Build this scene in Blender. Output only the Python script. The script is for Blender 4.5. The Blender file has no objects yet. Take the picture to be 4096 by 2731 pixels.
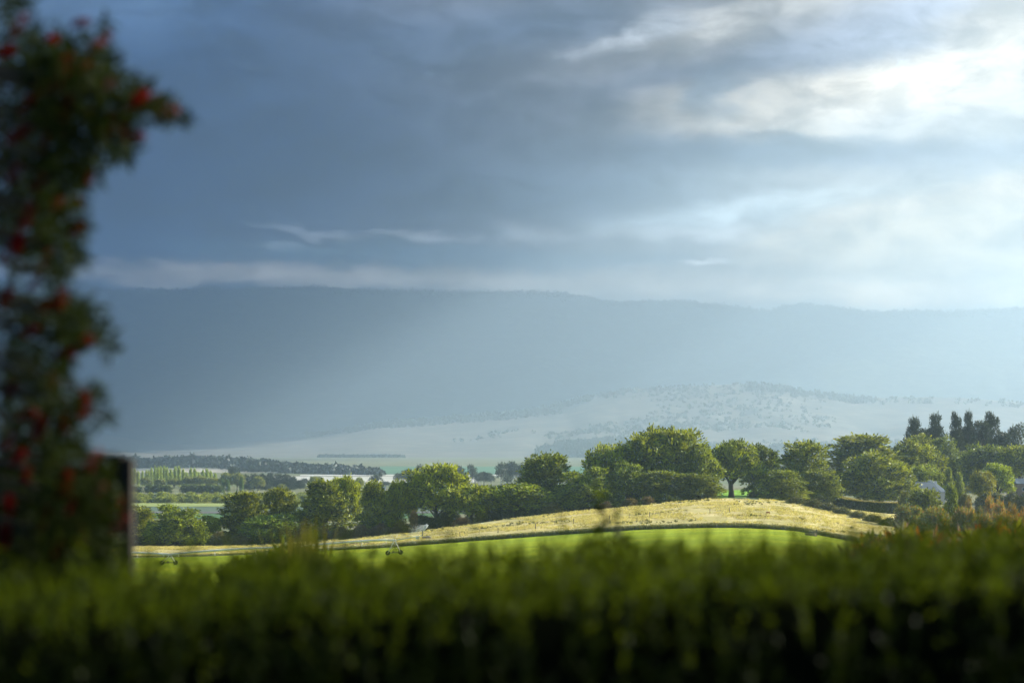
import bpy, math, random
import numpy as np

# ---------------------------------------------------------------- camera, world, sun, exposure
SC = bpy.context.scene
COL = SC.collection
F = 2418.0            # focal length in render pixels (85 mm lens, 36 mm film, 1024 px)
HOR = 445.0           # row of the horizon
CAMZ = 1.9            # eye height over the garden

cam_d = bpy.data.cameras.new('camera')
cam = bpy.data.objects.new('camera', cam_d); COL.objects.link(cam)
cam.location = (0, 0, CAMZ); cam.rotation_euler = (math.radians(90), 0, 0)
cam_d.lens = 85; cam_d.sensor_width = 36; cam_d.shift_y = (HOR - 341) / 1024.0
cam_d.clip_start = 0.1; cam_d.clip_end = 100000
cam_d.dof.use_dof = True; cam_d.dof.focus_distance = 640; cam_d.dof.aperture_fstop = 2.2
SC.camera = cam

SUN_AZ, SUN_EL = math.radians(60), math.radians(27)      # azimuth to the right of the view
sdir = np.array([math.sin(SUN_AZ) * math.cos(SUN_EL), math.cos(SUN_AZ) * math.cos(SUN_EL), math.sin(SUN_EL)])
sl = bpy.data.lights.new('sun', 'SUN'); sl.energy = 5.0; sl.angle = math.radians(0.5); sl.color = (1.0, 0.94, 0.84)
sun = bpy.data.objects.new('sun', sl); COL.objects.link(sun)
from mathutils import Vector, Matrix
sun.rotation_euler = Vector(sdir).to_track_quat('Z', 'Y').to_euler()

vs = SC.view_settings
vs.view_transform = 'Standard'; vs.look = 'None'; vs.exposure = 1.36; vs.gamma = 1.0; vs.use_curve_mapping = False
SC.render.engine = 'CYCLES'
cy = SC.cycles
cy.use_denoising = True
cy.max_bounces = 6; cy.diffuse_bounces = 3; cy.glossy_bounces = 2; cy.transmission_bounces = 4
cy.volume_bounces = 1; cy.transparent_max_bounces = 16
cy.sample_clamp_indirect = 4.0


def srgb(r, g, b):
    def f(c):
        c /= 255.0
        return c / 12.92 if c <= 0.04045 else ((c + 0.055) / 1.055) ** 2.4
    return (f(r), f(g), f(b))


class X:
    """a socket one can do arithmetic with"""
    nt = None
    def __init__(s, v): s.v = v
    @staticmethod
    def op(o, *a, clamp=False):
        n = X.nt.nodes.new('ShaderNodeMath'); n.operation = o; n.use_clamp = clamp
        for i, q in enumerate(a):
            q = q.v if isinstance(q, X) else q
            if isinstance(q, (int, float)): n.inputs[i].default_value = q
            else: X.nt.links.new(q, n.inputs[i])
        return X(n.outputs[0])
    def __add__(s, o): return X.op('ADD', s, o)
    __radd__ = __add__
    def __sub__(s, o): return X.op('SUBTRACT', s, o)
    def __rsub__(s, o): return X.op('SUBTRACT', o, s)
    def __mul__(s, o): return X.op('MULTIPLY', s, o)
    __rmul__ = __mul__
    def __truediv__(s, o): return X.op('DIVIDE', s, o)


def sstep(x, a, b):
    n = X.nt.nodes.new('ShaderNodeMapRange'); n.interpolation_type = 'SMOOTHSTEP'
    X.nt.links.new(x.v, n.inputs[0]); n.inputs[1].default_value = a; n.inputs[2].default_value = b
    return X(n.outputs[0])


def cmix(fac, c1, c2):
    n = X.nt.nodes.new('ShaderNodeMix'); n.data_type = 'RGBA'
    for i, q in ((0, fac), (6, c1), (7, c2)):
        q = q.v if isinstance(q, X) else q
        if isinstance(q, (int, float)): n.inputs[i].default_value = q
        elif isinstance(q, tuple): n.inputs[i].default_value = (*q[:3], 1)
        else: X.nt.links.new(q, n.inputs[i])
    return X(n.outputs[2])


def comb(x, y, z):
    n = X.nt.nodes.new('ShaderNodeCombineXYZ')
    for i, q in enumerate((x, y, z)):
        q = q.v if isinstance(q, X) else q
        if isinstance(q, (int, float)): n.inputs[i].default_value = q
        else: X.nt.links.new(q, n.inputs[i])
    return X(n.outputs[0])


def noise(vec, scale, detail=4, rough=0.55, dist=0.0):
    n = X.nt.nodes.new('ShaderNodeTexNoise')
    n.inputs['Scale'].default_value = scale; n.inputs['Detail'].default_value = detail
    n.inputs['Roughness'].default_value = rough; n.inputs['Distortion'].default_value = dist
    if vec is not None: X.nt.links.new(vec.v, n.inputs['Vector'])
    return X(n.outputs[0])


# ---- the sky: Nishita sky with a broken storm-cloud deck, shapes given in degrees round the compass and above the horizon
world = bpy.data.worlds.new('World'); SC.world = world; world.use_nodes = True
X.nt = nt = world.node_tree
for n in list(nt.nodes): nt.nodes.remove(n)
tc = nt.nodes.new('ShaderNodeTexCoord')
sep = nt.nodes.new('ShaderNodeSeparateXYZ'); nt.links.new(tc.outputs['Generated'], sep.inputs[0])
dx, dy, dz = (X(sep.outputs[i]) for i in range(3))
az = X.op('ARCTAN2', dx, dy) * (180 / math.pi)
el = X.op('ARCSINE', dz) * (180 / math.pi)
sky = nt.nodes.new('ShaderNodeTexSky'); sky.sky_type = 'NISHITA'; sky.sun_disc = False
sky.sun_elevation = SUN_EL; sky.sun_rotation = SUN_AZ
sky.air_density = 1.0; sky.dust_density = 2.0
skm = nt.nodes.new('ShaderNodeVectorMath'); skm.operation = 'SCALE'; nt.links.new(sky.outputs[0], skm.inputs[0]); skm.inputs[3].default_value = 0.03
wv = comb(az * 0.35, el, 0.0)
n1 = noise(wv, 0.55, 5, 0.6)
n2 = noise(comb(az * 0.3 + 31.0, el, 5.0), 0.5, 5, 0.6)
n3 = noise(comb(az * 0.8 + 7.0, el * 1.3, 2.0), 1.3, 6, 0.62)
aw = az + (n1 - 0.5) * 5.0 + (n3 - 0.5) * 1.3
ew = el + (n2 - 0.5) * 1.0 + (n3 - 0.5) * 0.55
DPX = 180 / math.pi / F


def pdeg(px, py):                      # a direction (degrees) from the picture's pixel grid
    x, z = (px - 512) / F, (HOR - py) / F
    return math.degrees(math.atan2(x, 1)), math.degrees(math.atan2(z, math.hypot(x, 1)))


def blob(col, c, px, py, rx, ry, ang, op, soft=1.0, sharp=False, cols=None):
    a0, e0 = pdeg(px, py); ra, re = rx * DPX, ry * DPX
    ca, sa = math.cos(math.radians(ang)), math.sin(math.radians(ang))
    A, E = (az, el) if sharp else (aw, ew)
    da, de = A - a0, E - e0
    p = (da * ca + de * sa) / ra; q = (de * ca - da * sa) / re
    r = X.op('SQRT', p * p + q * q)
    m = (1.0 - sstep(r, max(0.0, 1 - soft), 1 + soft * 0.6)) * op
    return cmix(m, col, c)


def sc(r, g, b, k=1.0):
    c = srgb(r, g, b); l = .3 * c[0] + .5 * c[1] + .2 * c[2]; return tuple(v * k * (.30 + 1.25 * l) for v in c)


base = cmix(sstep(az, -9.0, 13.0), (.010, .034, .09), (.29, .28, .25))
SKY = [  # colour, centre px, radii px, tilt, opacity, softness
    ((.004, .014, .042), 300, 170, 330, 150, 0, .85, 1.0),
    ((.06, .11, .20), 60, -10, 200, 60, 10, .7, 1.0),
    ((.02, .05, .11), 560, 20, 200, 30, 8, .6, 1.0),
    ((.03, .075, .13), 650, 190, 180, 60, 5, .6, 1.0),
    ((.045, .06, .10), 740, 65, 190, 26, 12, .9, .9),
    ((.24, .28, .36), 900, 25, 150, 40, 14, .8, 1.0),
    ((.62, .56, .46), 905, 88, 175, 30, 7, 1.0, .7),
    ((.46, .41, .33), 1040, 50, 90, 60, 20, .8, 1.0),
    ((.34, .32, .28), 730, 105, 105, 30, 4, .75, .7),
    ((.32, .32, .31), 930, 120, 110, 20, 0, .6, .8),
    ((.10, .13, .17), 705, 88, 24, 22, 60, .8, .8),
    ((.14, .17, .20), 725, 108, 36, 14, 0, .6, .8),
    ((.44, .41, .35), 800, 128, 70, 6, -3, .55, .8),
    (sc(190, 202, 212), 895, 66, 12, 6, 0, .6, .8),
    ((.035, .06, .10), 800, 152, 200, 17, 0, .85, .7),
    ((.10, .12, .17), 960, 158, 110, 22, 2, .6, .8),
    ((.42, .42, .40), 730, 22, 70, 11, 14, .85, 1.0),
    (sc(200, 208, 216), 640, 34, 60, 10, 14, .6, 1.0),
    ((.46, .38, .28), 1000, 190, 100, 13, 6, 1.0, .8),
    ((.42, .34, .21), 960, 235, 180, 45, 4, .8, .9),
    ((.50, .42, .32), 880, 213, 120, 7, 14, .5, 1.0),
    (sc(190, 206, 214), 760, 210, 130, 16, 6, .6, .9),
    (sc(170, 178, 190), 540, 232, 50, 9, -4, .6, 1.0),
    (sc(160, 168, 180), 420, 237, 42, 4, -3, .6, 1.0),
    (sc(150, 160, 174), 325, 233, 46, 5, -8, .5, 1.0),
    (sc(160, 172, 184), 300, 247, 30, 5, 0, .6, .8),
    (sc(190, 194, 198), 690, 234, 70, 5, 0, .45, 1.0),
    ((.03, .075, .13), 450, 256, 260, 14, -1, .8, .6),
    ((.30, .29, .28), 240, 276, 250, 12, -1, .8, .8),
    ((.38, .35, .31), 640, 286, 220, 13, -2, .75, .9),
    ((.55, .46, .34), 930, 292, 170, 14, 0, .9, .7),
    (sc(214, 216, 220), 700, 262, 40, 5, 0, .5, .8),
]
colr = base
for c, px, py, rx, ry, ang, op, soft in SKY:
    colr = blob(colr, c, px, py, rx, ry, ang, op, soft)
fl = noise(comb(az * .55 + 3.0, el * 1.15, 9.0), 1.15, 8, .62, .35); fl2 = noise(comb(az * .28 + 11.0, el * .9, 4.0), .8, 6, .55, .2)
k_ = 0.5 + sstep(fl, .34, .68) * .55 + sstep(fl2, .3, .7) * .35
vm = nt.nodes.new('ShaderNodeVectorMath'); vm.operation = 'SCALE'; nt.links.new(colr.v, vm.inputs[0]); nt.links.new(k_.v, vm.inputs[3]); colr = X(vm.outputs[0])
# away from the view the storm deck stays dark; overhead it breaks up
deck = cmix(sstep(noise(comb(dx / (dz + 0.25), dy / (dz + 0.25), 0), 1.1, 5, .55), .42, .66), (.028, .105, .26), X(skm.outputs[0]))
far = sstep(X.op('ABSOLUTE', az - 3), 16, 34)
colr = cmix(X.op('MAXIMUM', far, sstep(el, 12, 20)), colr, deck)
bg = nt.nodes.new('ShaderNodeBackground'); nt.links.new(colr.v, bg.inputs[0]); bg.inputs[1].default_value = 1.0
wo = nt.nodes.new('ShaderNodeOutputWorld'); nt.links.new(bg.outputs[0], wo.inputs[0])
world.cycles.sampling_method = 'MANUAL'; world.cycles.sample_map_resolution = 512


# ---------------------------------------------------------------- helpers
def tag(o, label=None, cat=None, group=None, kind=None):
    if label: o['label'] = label
    if cat: o['category'] = cat
    if group: o['group'] = group
    if kind: o['kind'] = kind
    return o


def obj(name, me, parent=None, loc=(0, 0, 0), rotz=0.0, scale=(1, 1, 1)):
    o = bpy.data.objects.new(name, me); COL.objects.link(o)
    o.location = loc; o.rotation_euler = (0, 0, rotz); o.scale = scale
    if parent: o.parent = parent
    return o


def quads(name, V, mat, smooth=False):
    """V: (n,4,3) array of loose quads"""
    n = len(V); me = bpy.data.meshes.new(name)
    me.vertices.add(n * 4); me.vertices.foreach_set('co', np.ascontiguousarray(V, dtype=np.float32).ravel())
    me.loops.add(n * 4); me.loops.foreach_set('vertex_index', np.arange(n * 4, dtype=np.int32))
    me.polygons.add(n); me.polygons.foreach_set('loop_start', np.arange(0, n * 4, 4, dtype=np.int32))
    me.polygons.foreach_set('loop_total', np.full(n, 4, dtype=np.int32))
    me.update(calc_edges=True); me.materials.append(mat)
    return me


def grid(name, P, mat, smooth=True):
    """P: (r,c,3) array"""
    r, c, _ = P.shape; me = bpy.data.meshes.new(name)
    i = np.arange(r * c).reshape(r, c)
    f = np.stack([i[:-1, :-1], i[:-1, 1:], i[1:, 1:], i[1:, :-1]], -1).reshape(-1, 4)
    n = len(f)
    me.vertices.add(r * c); me.vertices.foreach_set('co', np.ascontiguousarray(P, dtype=np.float32).ravel())
    me.loops.add(n * 4); me.loops.foreach_set('vertex_index', f.astype(np.int32).ravel())
    me.polygons.add(n); me.polygons.foreach_set('loop_start', np.arange(0, n * 4, 4, dtype=np.int32))
    me.polygons.foreach_set('loop_total', np.full(n, 4, dtype=np.int32))
    if smooth: me.polygons.foreach_set('use_smooth', np.ones(n, dtype=bool))
    me.update(calc_edges=True); me.materials.append(mat)
    return me


def tubes(name, segs, mat, sides=8):
    """segs: list of (points, radii): each a swept tube with capped ends, all in one mesh"""
    vs_, fs = [], []
    for pts, rad in segs:
        pts = [Vector(p) for p in pts]
        if isinstance(rad, (int, float)): rad = [rad] * len(pts)
        b0 = len(vs_); t0 = None
        for k, p in enumerate(pts):
            t = (pts[min(k + 1, len(pts) - 1)] - pts[max(k - 1, 0)]).normalized()
            if t0 is None:
                a = t.orthogonal().normalized()
            else:
                a = (a - t * a.dot(t)).normalized()
            t0 = t; b = t.cross(a)
            for s in range(sides):
                th = 2 * math.pi * s / sides
                vs_.append(p + (a * math.cos(th) + b * math.sin(th)) * rad[k])
        for k in range(len(pts) - 1):
            for s in range(sides):
                s2 = (s + 1) % sides
                fs.append((b0 + k * sides + s, b0 + k * sides + s2, b0 + (k + 1) * sides + s2, b0 + (k + 1) * sides + s))
        fs.append(tuple(b0 + s for s in range(sides))[::-1])
        fs.append(tuple(b0 + (len(pts) - 1) * sides + s for s in range(sides)))
    me = bpy.data.meshes.new(name); me.from_pydata([tuple(v) for v in vs_], [], fs)
    for p in me.polygons: p.use_smooth = len(p.vertices) == 4
    me.materials.append(mat); me.update()
    return me


def poly(name, verts, faces, mat):
    me = bpy.data.meshes.new(name); me.from_pydata([tuple(v) for v in verts], [], faces); me.materials.append(mat); me.update()
    return me


def boxes(name, bs, mat):
    """bs: list of (cx,cy,cz, sx,sy,sz) with optional z rotation"""
    V, Fc = [], []
    for b in bs:
        cx, cy_, cz, sx, sy, sz = b[:6]; a = b[6] if len(b) > 6 else 0
        k = len(V)
        for z in (-.5, .5):
            for x, y in ((-.5, -.5), (.5, -.5), (.5, .5), (-.5, .5)):
                X_, Y_ = x * sx, y * sy
                V.append((cx + X_ * math.cos(a) - Y_ * math.sin(a), cy_ + X_ * math.sin(a) + Y_ * math.cos(a), cz + z * sz))
        Fc += [(k, k + 3, k + 2, k + 1), (k + 4, k + 5, k + 6, k + 7)] + [(k + i, k + (i + 1) % 4, k + 4 + (i + 1) % 4, k + 4 + i) for i in range(4)]
    return poly(name, V, Fc, mat)


def new_mat(name):
    m = bpy.data.materials.new(name); m.use_nodes = True
    X.nt = m.node_tree
    return m, m.node_tree, m.node_tree.nodes['Principled BSDF']


def mat_plain(name, c, rough=0.8, metal=0.0, var=0.15, scale=3.0, spec=.3):
    m, t, b = new_mat(name)
    tc_ = t.nodes.new('ShaderNodeTexCoord')
    nz = noise(X(tc_.outputs['Object']), scale, 4)
    c2 = tuple(v * (1 - var * 2) for v in c); c1 = tuple(min(1, v * (1 + var)) for v in c)
    t.links.new(cmix(nz, c2, c1).v, b.inputs['Base Color'])
    b.inputs['Roughness'].default_value = rough; b.inputs['Metallic'].default_value = metal; b.inputs['Specular IOR Level'].default_value = spec
    return m


def mat_leaf(name, dark, light, trans=0.35, tint=None, nscale=0.35, spec=0.25):
    """leaves: colour varies from leaf to leaf, spray to spray and tree to tree"""
    m, t, b = new_mat(name)
    geo = t.nodes.new('ShaderNodeNewGeometry'); oi = t.nodes.new('ShaderNodeObjectInfo'); tc_ = t.nodes.new('ShaderNodeTexCoord')
    r = X(geo.outputs['Random Per Island']); nz = noise(X(tc_.outputs['Object']), nscale, 3)
    c = cmix(sstep(r * 0.5 + nz * 0.7, 0.28, 0.86), dark, light)
    if tint: c = cmix(sstep(noise(X(tc_.outputs['Object']), nscale * 2.1, 2) + r * 0.15, .62, .74), c, tint)
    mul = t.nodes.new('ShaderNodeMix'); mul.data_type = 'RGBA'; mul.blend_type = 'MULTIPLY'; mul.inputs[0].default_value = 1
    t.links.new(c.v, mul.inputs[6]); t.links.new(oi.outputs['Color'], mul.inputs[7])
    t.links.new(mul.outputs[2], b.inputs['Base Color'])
    b.inputs['Roughness'].default_value = 0.55
    b.inputs['Specular IOR Level'].default_value = spec
    tr = t.nodes.new('ShaderNodeBsdfTranslucent')
    g = t.nodes.new('ShaderNodeMix'); g.data_type = 'RGBA'; g.blend_type = 'MULTIPLY'; g.inputs[0].default_value = 1
    t.links.new(mul.outputs[2], g.inputs[6]); g.inputs[7].default_value = (1.5, 1.45, 0.55, 1)
    t.links.new(g.outputs[2], tr.inputs[0])
    mx = t.nodes.new('ShaderNodeMixShader'); mx.inputs[0].default_value = trans
    t.links.new(b.outputs[0], mx.inputs[1]); t.links.new(tr.outputs[0], mx.inputs[2])
    t.links.new(mx.outputs[0], t.nodes['Material Output'].inputs['Surface'])
    return m


def P(px, py, D):
    """the point at depth D seen along a direction of the picture"""
    return Vector(((px - 512) / F * D, D, CAMZ + (HOR - py) / F * D))


rs = np.random.RandomState(7)


def vnoise(x, y, seed=0):
    """smooth value noise, vectorised"""
    x = np.asarray(x, float); y = np.asarray(y, float)
    xi, yi = np.floor(x).astype(np.int64), np.floor(y).astype(np.int64)
    xf, yf = x - xi, y - yi
    xf, yf = xf * xf * (3 - 2 * xf), yf * yf * (3 - 2 * yf)
    def h(a, b):
        n = (a * 374761393 + b * 668265263 + seed * 974711) & 0xffffffff
        n = ((n ^ (n >> 13)) * 1274126177) & 0xffffffff
        return ((n ^ (n >> 16)) & 0xffff) / 65535.0
    return (h(xi, yi) * (1 - xf) + h(xi + 1, yi) * xf) * (1 - yf) + (h(xi, yi + 1) * (1 - xf) + h(xi + 1, yi + 1) * xf) * yf


def fbm(x, y, oct=4, seed=0):
    s = 0; a = 0.5; 
    for k in range(oct):
        s = s + a * (vnoise(x * 2 ** k, y * 2 ** k, seed + k) - 0.5); a *= 0.5
    return s


# ---------------------------------------------------------------- terrain: heights known along distance rows
PXC = [-400, 0, 170, 240, 300, 350, 395, 475, 550, 625, 675, 712, 760, 800, 850, 905, 1024, 1400]


def rowy(D, ys): return [CAMZ + (HOR - y) / F * D for y in ys]


def rowz(zs): return zs if isinstance(zs, list) else [zs] * len(PXC)


TR = [
    (-80, rowz(0.0)), (3, rowz(0.0)), (14, rowz(-0.2)), (40, rowz(-3.5)), (90, rowz(-7.5)), (200, rowz(-13.5)), (340, rowz(-19.0)),
    (430, rowz([-27, -27, -26.5, -26, -26, -25.5, -25, -24, -23.5, -23, -22.5, -22, -22, -22, -22.5, -23, -24, -24])),
    (520, rowy(520, [580, 580, 578, 574, 571, 568, 566, 561, 556, 550, 547, 546, 547, 549, 554, 560, 575, 590])),
    (640, rowy(640, [559, 557, 556, 554, 551, 549, 547, 541, 536, 531, 529, 528, 528, 530, 537, 545, 552, 560])),
    (720, rowy(720, [549, 548, 548, 548, 546, 542.5, 539, 527.5, 518, 510, 505, 502, 503, 507, 516, 522, 527, 535])),
    (780, rowy(780, [540, 540, 539, 538, 535, 532, 530, 520, 511, 504, 500, 495.5, 497, 500, 504, 506, 512, 520])),
    (880, rowy(880, [533, 533, 532, 530, 526, 522, 519, 512, 505, 497, 492, 489, 488, 488, 489, 490, 492, 500])),
    (1000, rowz([-33, -33, -33, -33, -32, -31, -30, -27, -24, -20, -18, -16, -15, -14, -13, -12.5, -12, -12])),
    (1250, rowz([-37, -37, -37, -37, -37, -37, -37, -36, -35, -33, -30, -26, -22, -20, -18, -16, -16, -16])),
    (1500, rowz([-38] * 10 + [-38, -38, -36, -34, -32, -30, -30, -30])),
    (2200, rowz(-38.0)), (4600, rowz(-37.0)), (6500, rowz(-40.0)), (30000, rowz(-60.0)), (60000, rowz(-80.0)),
]
TD = np.array([r[0] for r in TR], float); TZ = np.array([r[1] for r in TR], float)
UG = np.linspace(-400, 1400, 181); DG = np.concatenate([np.linspace(-80, 400, 60), np.linspace(405, 1400, 200), np.geomspace(1420, 60000, 120)])
_t = np.array([np.interp(UG, PXC, z) for z in TZ])
ZG = np.array([[0.0]])
ZG = np.stack([np.interp(DG, TD, _t[:, k]) for k in range(len(UG))], 1)
for _ in range(6):
    ZG[1:-1] = 0.25 * ZG[:-2] + 0.5 * ZG[1:-1] + 0.25 * ZG[2:]
    ZG[:, 1:-1] = 0.25 * ZG[:, :-2] + 0.5 * ZG[:, 1:-1] + 0.25 * ZG[:, 2:]


def H(x, y):
    x = np.asarray(x, float); y = np.asarray(y, float)
    px = 512 + F * x / np.maximum(y, 60)
    i = np.clip(np.interp(px, UG, np.arange(len(UG))), 0, len(UG) - 1.001); j = np.clip(np.interp(y, DG, np.arange(len(DG))), 0, len(DG) - 1.001)
    i0, j0 = i.astype(int), j.astype(int); fi, fj = i - i0, j - j0
    z = (ZG[j0, i0] * (1 - fi) + ZG[j0, i0 + 1] * fi) * (1 - fj) + (ZG[j0 + 1, i0] * (1 - fi) + ZG[j0 + 1, i0 + 1] * fi) * fj
    w = np.clip((y - 60) / 300, 0, 1)
    return z + w * (0.5 * fbm(x / 60, y / 60, 3, 3) + 0.25 * fbm(x / 9, y / 9, 3, 9))


def onground(px, D): 
    x = (px - 512) / F * D
    return Vector((x, D, float(H(x, D))))


def sheet(pxs, Ds, lift=0.0, edge=None):
    """grid of points over px columns and depths; Ds may be a 2-D array"""
    pxs = np.asarray(pxs, float); Ds = np.asarray(Ds, float)
    if Ds.ndim == 1: Ds = np.repeat(Ds[:, None], len(pxs), 1)
    x = (pxs[None, :] - 512) / F * np.maximum(Ds, 60); z = H(x, Ds) + lift
    return np.stack([x, Ds, z], -1)


# ground materials
def mat_ground(name, cols, s1, s2, rough=0.95, stretch=(1, 1, 1), bump=0.0, bscale=2.0):
    m, t, b = new_mat(name)
    tc_ = t.nodes.new('ShaderNodeTexCoord'); mp = t.nodes.new('ShaderNodeMapping'); t.links.new(tc_.outputs['Object'], mp.inputs[0])
    mp.inputs['Scale'].default_value = stretch
    v = X(mp.outputs[0])
    a = noise(v, s1, 5, .6); c = noise(v, s2, 5, .65, .4)
    k = cmix(sstep(a, .35, .65), cols[0], cols[1])
    k = cmix(sstep(c, .42, .68), k, cols[2])
    t.links.new(k.v, b.inputs['Base Color']); b.inputs['Roughness'].default_value = rough; b.inputs['Specular IOR Level'].default_value = 0.1
    if bump:
        bp = t.nodes.new('ShaderNodeBump'); bp.inputs['Distance'].default_value = bump; bp.inputs['Strength'].default_value = 1
        t.links.new(noise(X(tc_.outputs['Object']), bscale, 6, .7).v, bp.inputs['Height']); t.links.new(bp.outputs[0], b.inputs['Normal'])
    return m


M = {}
M['ground'] = mat_ground('valley_ground', [(.16, .16, .07), (.10, .13, .05), (.22, .2, .11)], .004, .02)
M['crop'] = mat_ground('green_crop', [(.28, .36, .004), (.43, .46, .005), (.19, .27, .005)], .04, .16, stretch=(.3, 1, 1), bump=1.0, bscale=.5)
M['meadow'] = mat_ground('dry_meadow_grass', [(.54, .43, .15), (.42, .36, .11), (.64, .54, .25)], .05, .25, stretch=(.5, 1, 1), bump=.6, bscale=.6)
M['lawn'] = mat_ground('lawn_green', [(.17, .33, .02), (.2, .36, .02), (.14, .28, .02)], .05, .3)
M['earth'] = mat_ground('bare_bank', [(.10, .08, .03), (.08, .09, .03), (.14, .11, .05)], .2, .8)

g = obj('ground', grid('ground', sheet(np.linspace(-2200, 3200, 260), np.concatenate([np.linspace(-80, 380, 40), np.linspace(400, 1300, 160), np.geomspace(1320, 60000, 90)])), M['ground']))
tag(g, kind='structure')

# the mown crop, its curved upper edge, and the dry meadow standing a metre above it
EPX = [-200, 0, 170, 300, 350, 395, 475, 550, 625, 700, 750, 800, 850, 900, 960, 1300]
ED = [632, 632, 634, 636, 638, 640, 640, 642, 642, 642, 641, 636, 616, 585, 545, 470]
pxs = np.linspace(-200, 1300, 560)
edge = np.interp(pxs, EPX, ED) + 1.6 * fbm(pxs / 9, pxs * 0, 4, 5)
w = np.linspace(0, 1, 90)[:, None]
tag(obj('crop_field', grid('crop_field', sheet(pxs, 150 + (edge[None, :] + .5 - 150) * w ** .6, .12), M['crop'])), kind='structure')
top = np.interp(pxs, [-200, 300, 700, 740, 960], [728, 728, 728, 745, 735])
w2 = np.concatenate([np.linspace(0, .02, 12), np.linspace(.024, 1, 100)])[:, None]
Dm = edge[None, :] + (top - edge)[None, :] * w2
Pm = sheet(pxs, Dm, .10)
hump = 1.15 * np.clip((Dm - edge[None, :]) / 1.2, 0, 1) * np.clip((top[None, :] - Dm) / 6, 0, 1)
hump *= np.interp(pxs, [0, 250, 420], [.25, .4, 1])[None, :]
Pm[..., 2] += hump + .12 * fbm(Pm[..., 0] / 2.0, Pm[..., 1] / 2.0, 3, 21)
tag(obj('dry_meadow', grid('dry_meadow', Pm, M['meadow'])), kind='structure')


def MH(x, y):
    """height of the meadow's own surface"""
    px = 512 + F * x / y; e = np.interp(px, EPX, ED); t_ = np.interp(px, [-200, 300, 700, 740, 960], [728, 728, 728, 745, 735])
    h = 1.15 * np.clip((y - e) / 1.2, 0, 1) * np.clip((t_ - y) / 6, 0, 1) * np.interp(px, [0, 250, 420], [.25, .4, 1])
    return H(x, y) + .10 + h


tag(obj('lawn', grid('lawn', sheet(np.linspace(690, 775, 30), np.linspace(748, 860, 30), .22), M['lawn'])), kind='structure')

# valley fields
def field(px0, px1, D0, D1, cols, s=.02, lift=.3):
    m = mat_ground('field', cols, s, s * 4, stretch=(.3, 1, 1))
    pw = np.linspace(px0, px1, 60); wob = 8 * fbm(pw / 60, pw * 0 + D0, 3, 2) * (D1 - D0) / 200
    tag(obj('field', grid('field', sheet(pw, np.linspace(D0, D1, 8)[:, None] + wob[None, :], lift), m)), kind='structure')


field(40, 640, 1290, 1400, [(.06, .13, .04), (.07, .15, .045), (.055, .115, .035)])
field(40, 640, 1402, 1440, [(.14, .12, .12), (.12, .11, .1), (.1, .12, .08)], lift=.5)
field(40, 640, 1442, 1560, [(.09, .13, .08), (.10, .145, .085), (.08, .115, .07)], lift=.4)
field(40, 640, 1562, 1650, [(.26, .30, .08), (.3, .33, .1), (.22, .27, .07)], lift=.6)
field(60, 300, 3500, 4100, [(.42, .38, .28), (.46, .42, .32), (.38, .35, .27)], .004)
field(270, 480, 2600, 3080, [(.48, .46, .38), (.38, .38, .28), (.52, .5, .42)], .006)
field(300, 560, 3120, 3240, [(.55, .53, .45), (.48, .46, .38), (.6, .57, .5)], .006, .5)
field(380, 640, 3300, 4500, [(.07, .17, .09), (.09, .2, .10), (.07, .15, .08)], .004)

# ---------------------------------------------------------------- hills and mountain
M['hill'] = mat_ground('dry_hill_grass', [(.15, .135, .105), (.11, .11, .085), (.22, .19, .14)], .0022, .007, bump=6, bscale=.012)
M['forest'] = mat_ground('mountain_forest', [(.024, .036, .02), (.045, .06, .032), (.095, .10, .065)], .002, .01, bump=14, bscale=.01)


def range_mesh(name, prof, D0, D1, Dback, rows, cols, pxr, zbase, mat, gul, shape=1.0, seed=1, top_noise=3.0, gamp=.14):
    pxs = np.linspace(pxr[0], pxr[1], cols)
    yr = np.interp(pxs, [p[0] / 4 for p in prof], [p[1] / 4 for p in prof])
    zr = CAMZ + (HOR - yr) / F * D1
    w = np.concatenate([np.linspace(0, 1, rows), np.linspace(1.05, 2, rows // 4)])
    Ds = np.where(w[:, None] <= 1, D0 + (D1 - D0) * w[:, None], D1 + (Dback - D1) * (w[:, None] - 1)) + 0 * pxs[None, :]
    x = (pxs[None, :] - 512) / F * Ds
    t_ = np.clip(w, 0, 1)[:, None]
    rise = t_ ** shape * (1 - .25 * np.sin(t_ * math.pi))
    back = np.where(w[:, None] > 1, 1 - .5 * (w[:, None] - 1), 1)
    # gullies and spurs run down the slope
    warp = x + 260 * fbm(x / 900, Ds / 900, 3, seed + 9)
    rid = np.abs(fbm(warp / gul, Ds / (gul * 3.2), 4, seed)) * 2
    z = zbase + (zr[None, :] - zbase) * rise * back
    z += (zr[None, :] - zbase) * (rid - .25) * gamp * np.sin(np.clip(t_, 0, 1) * math.pi) 
    z += top_noise * fbm(x / 20, Ds / 20, 3, seed + 4) * t_
    P_ = np.stack([x, Ds, z], -1)
    return grid(name, P_, mat), P_


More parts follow.
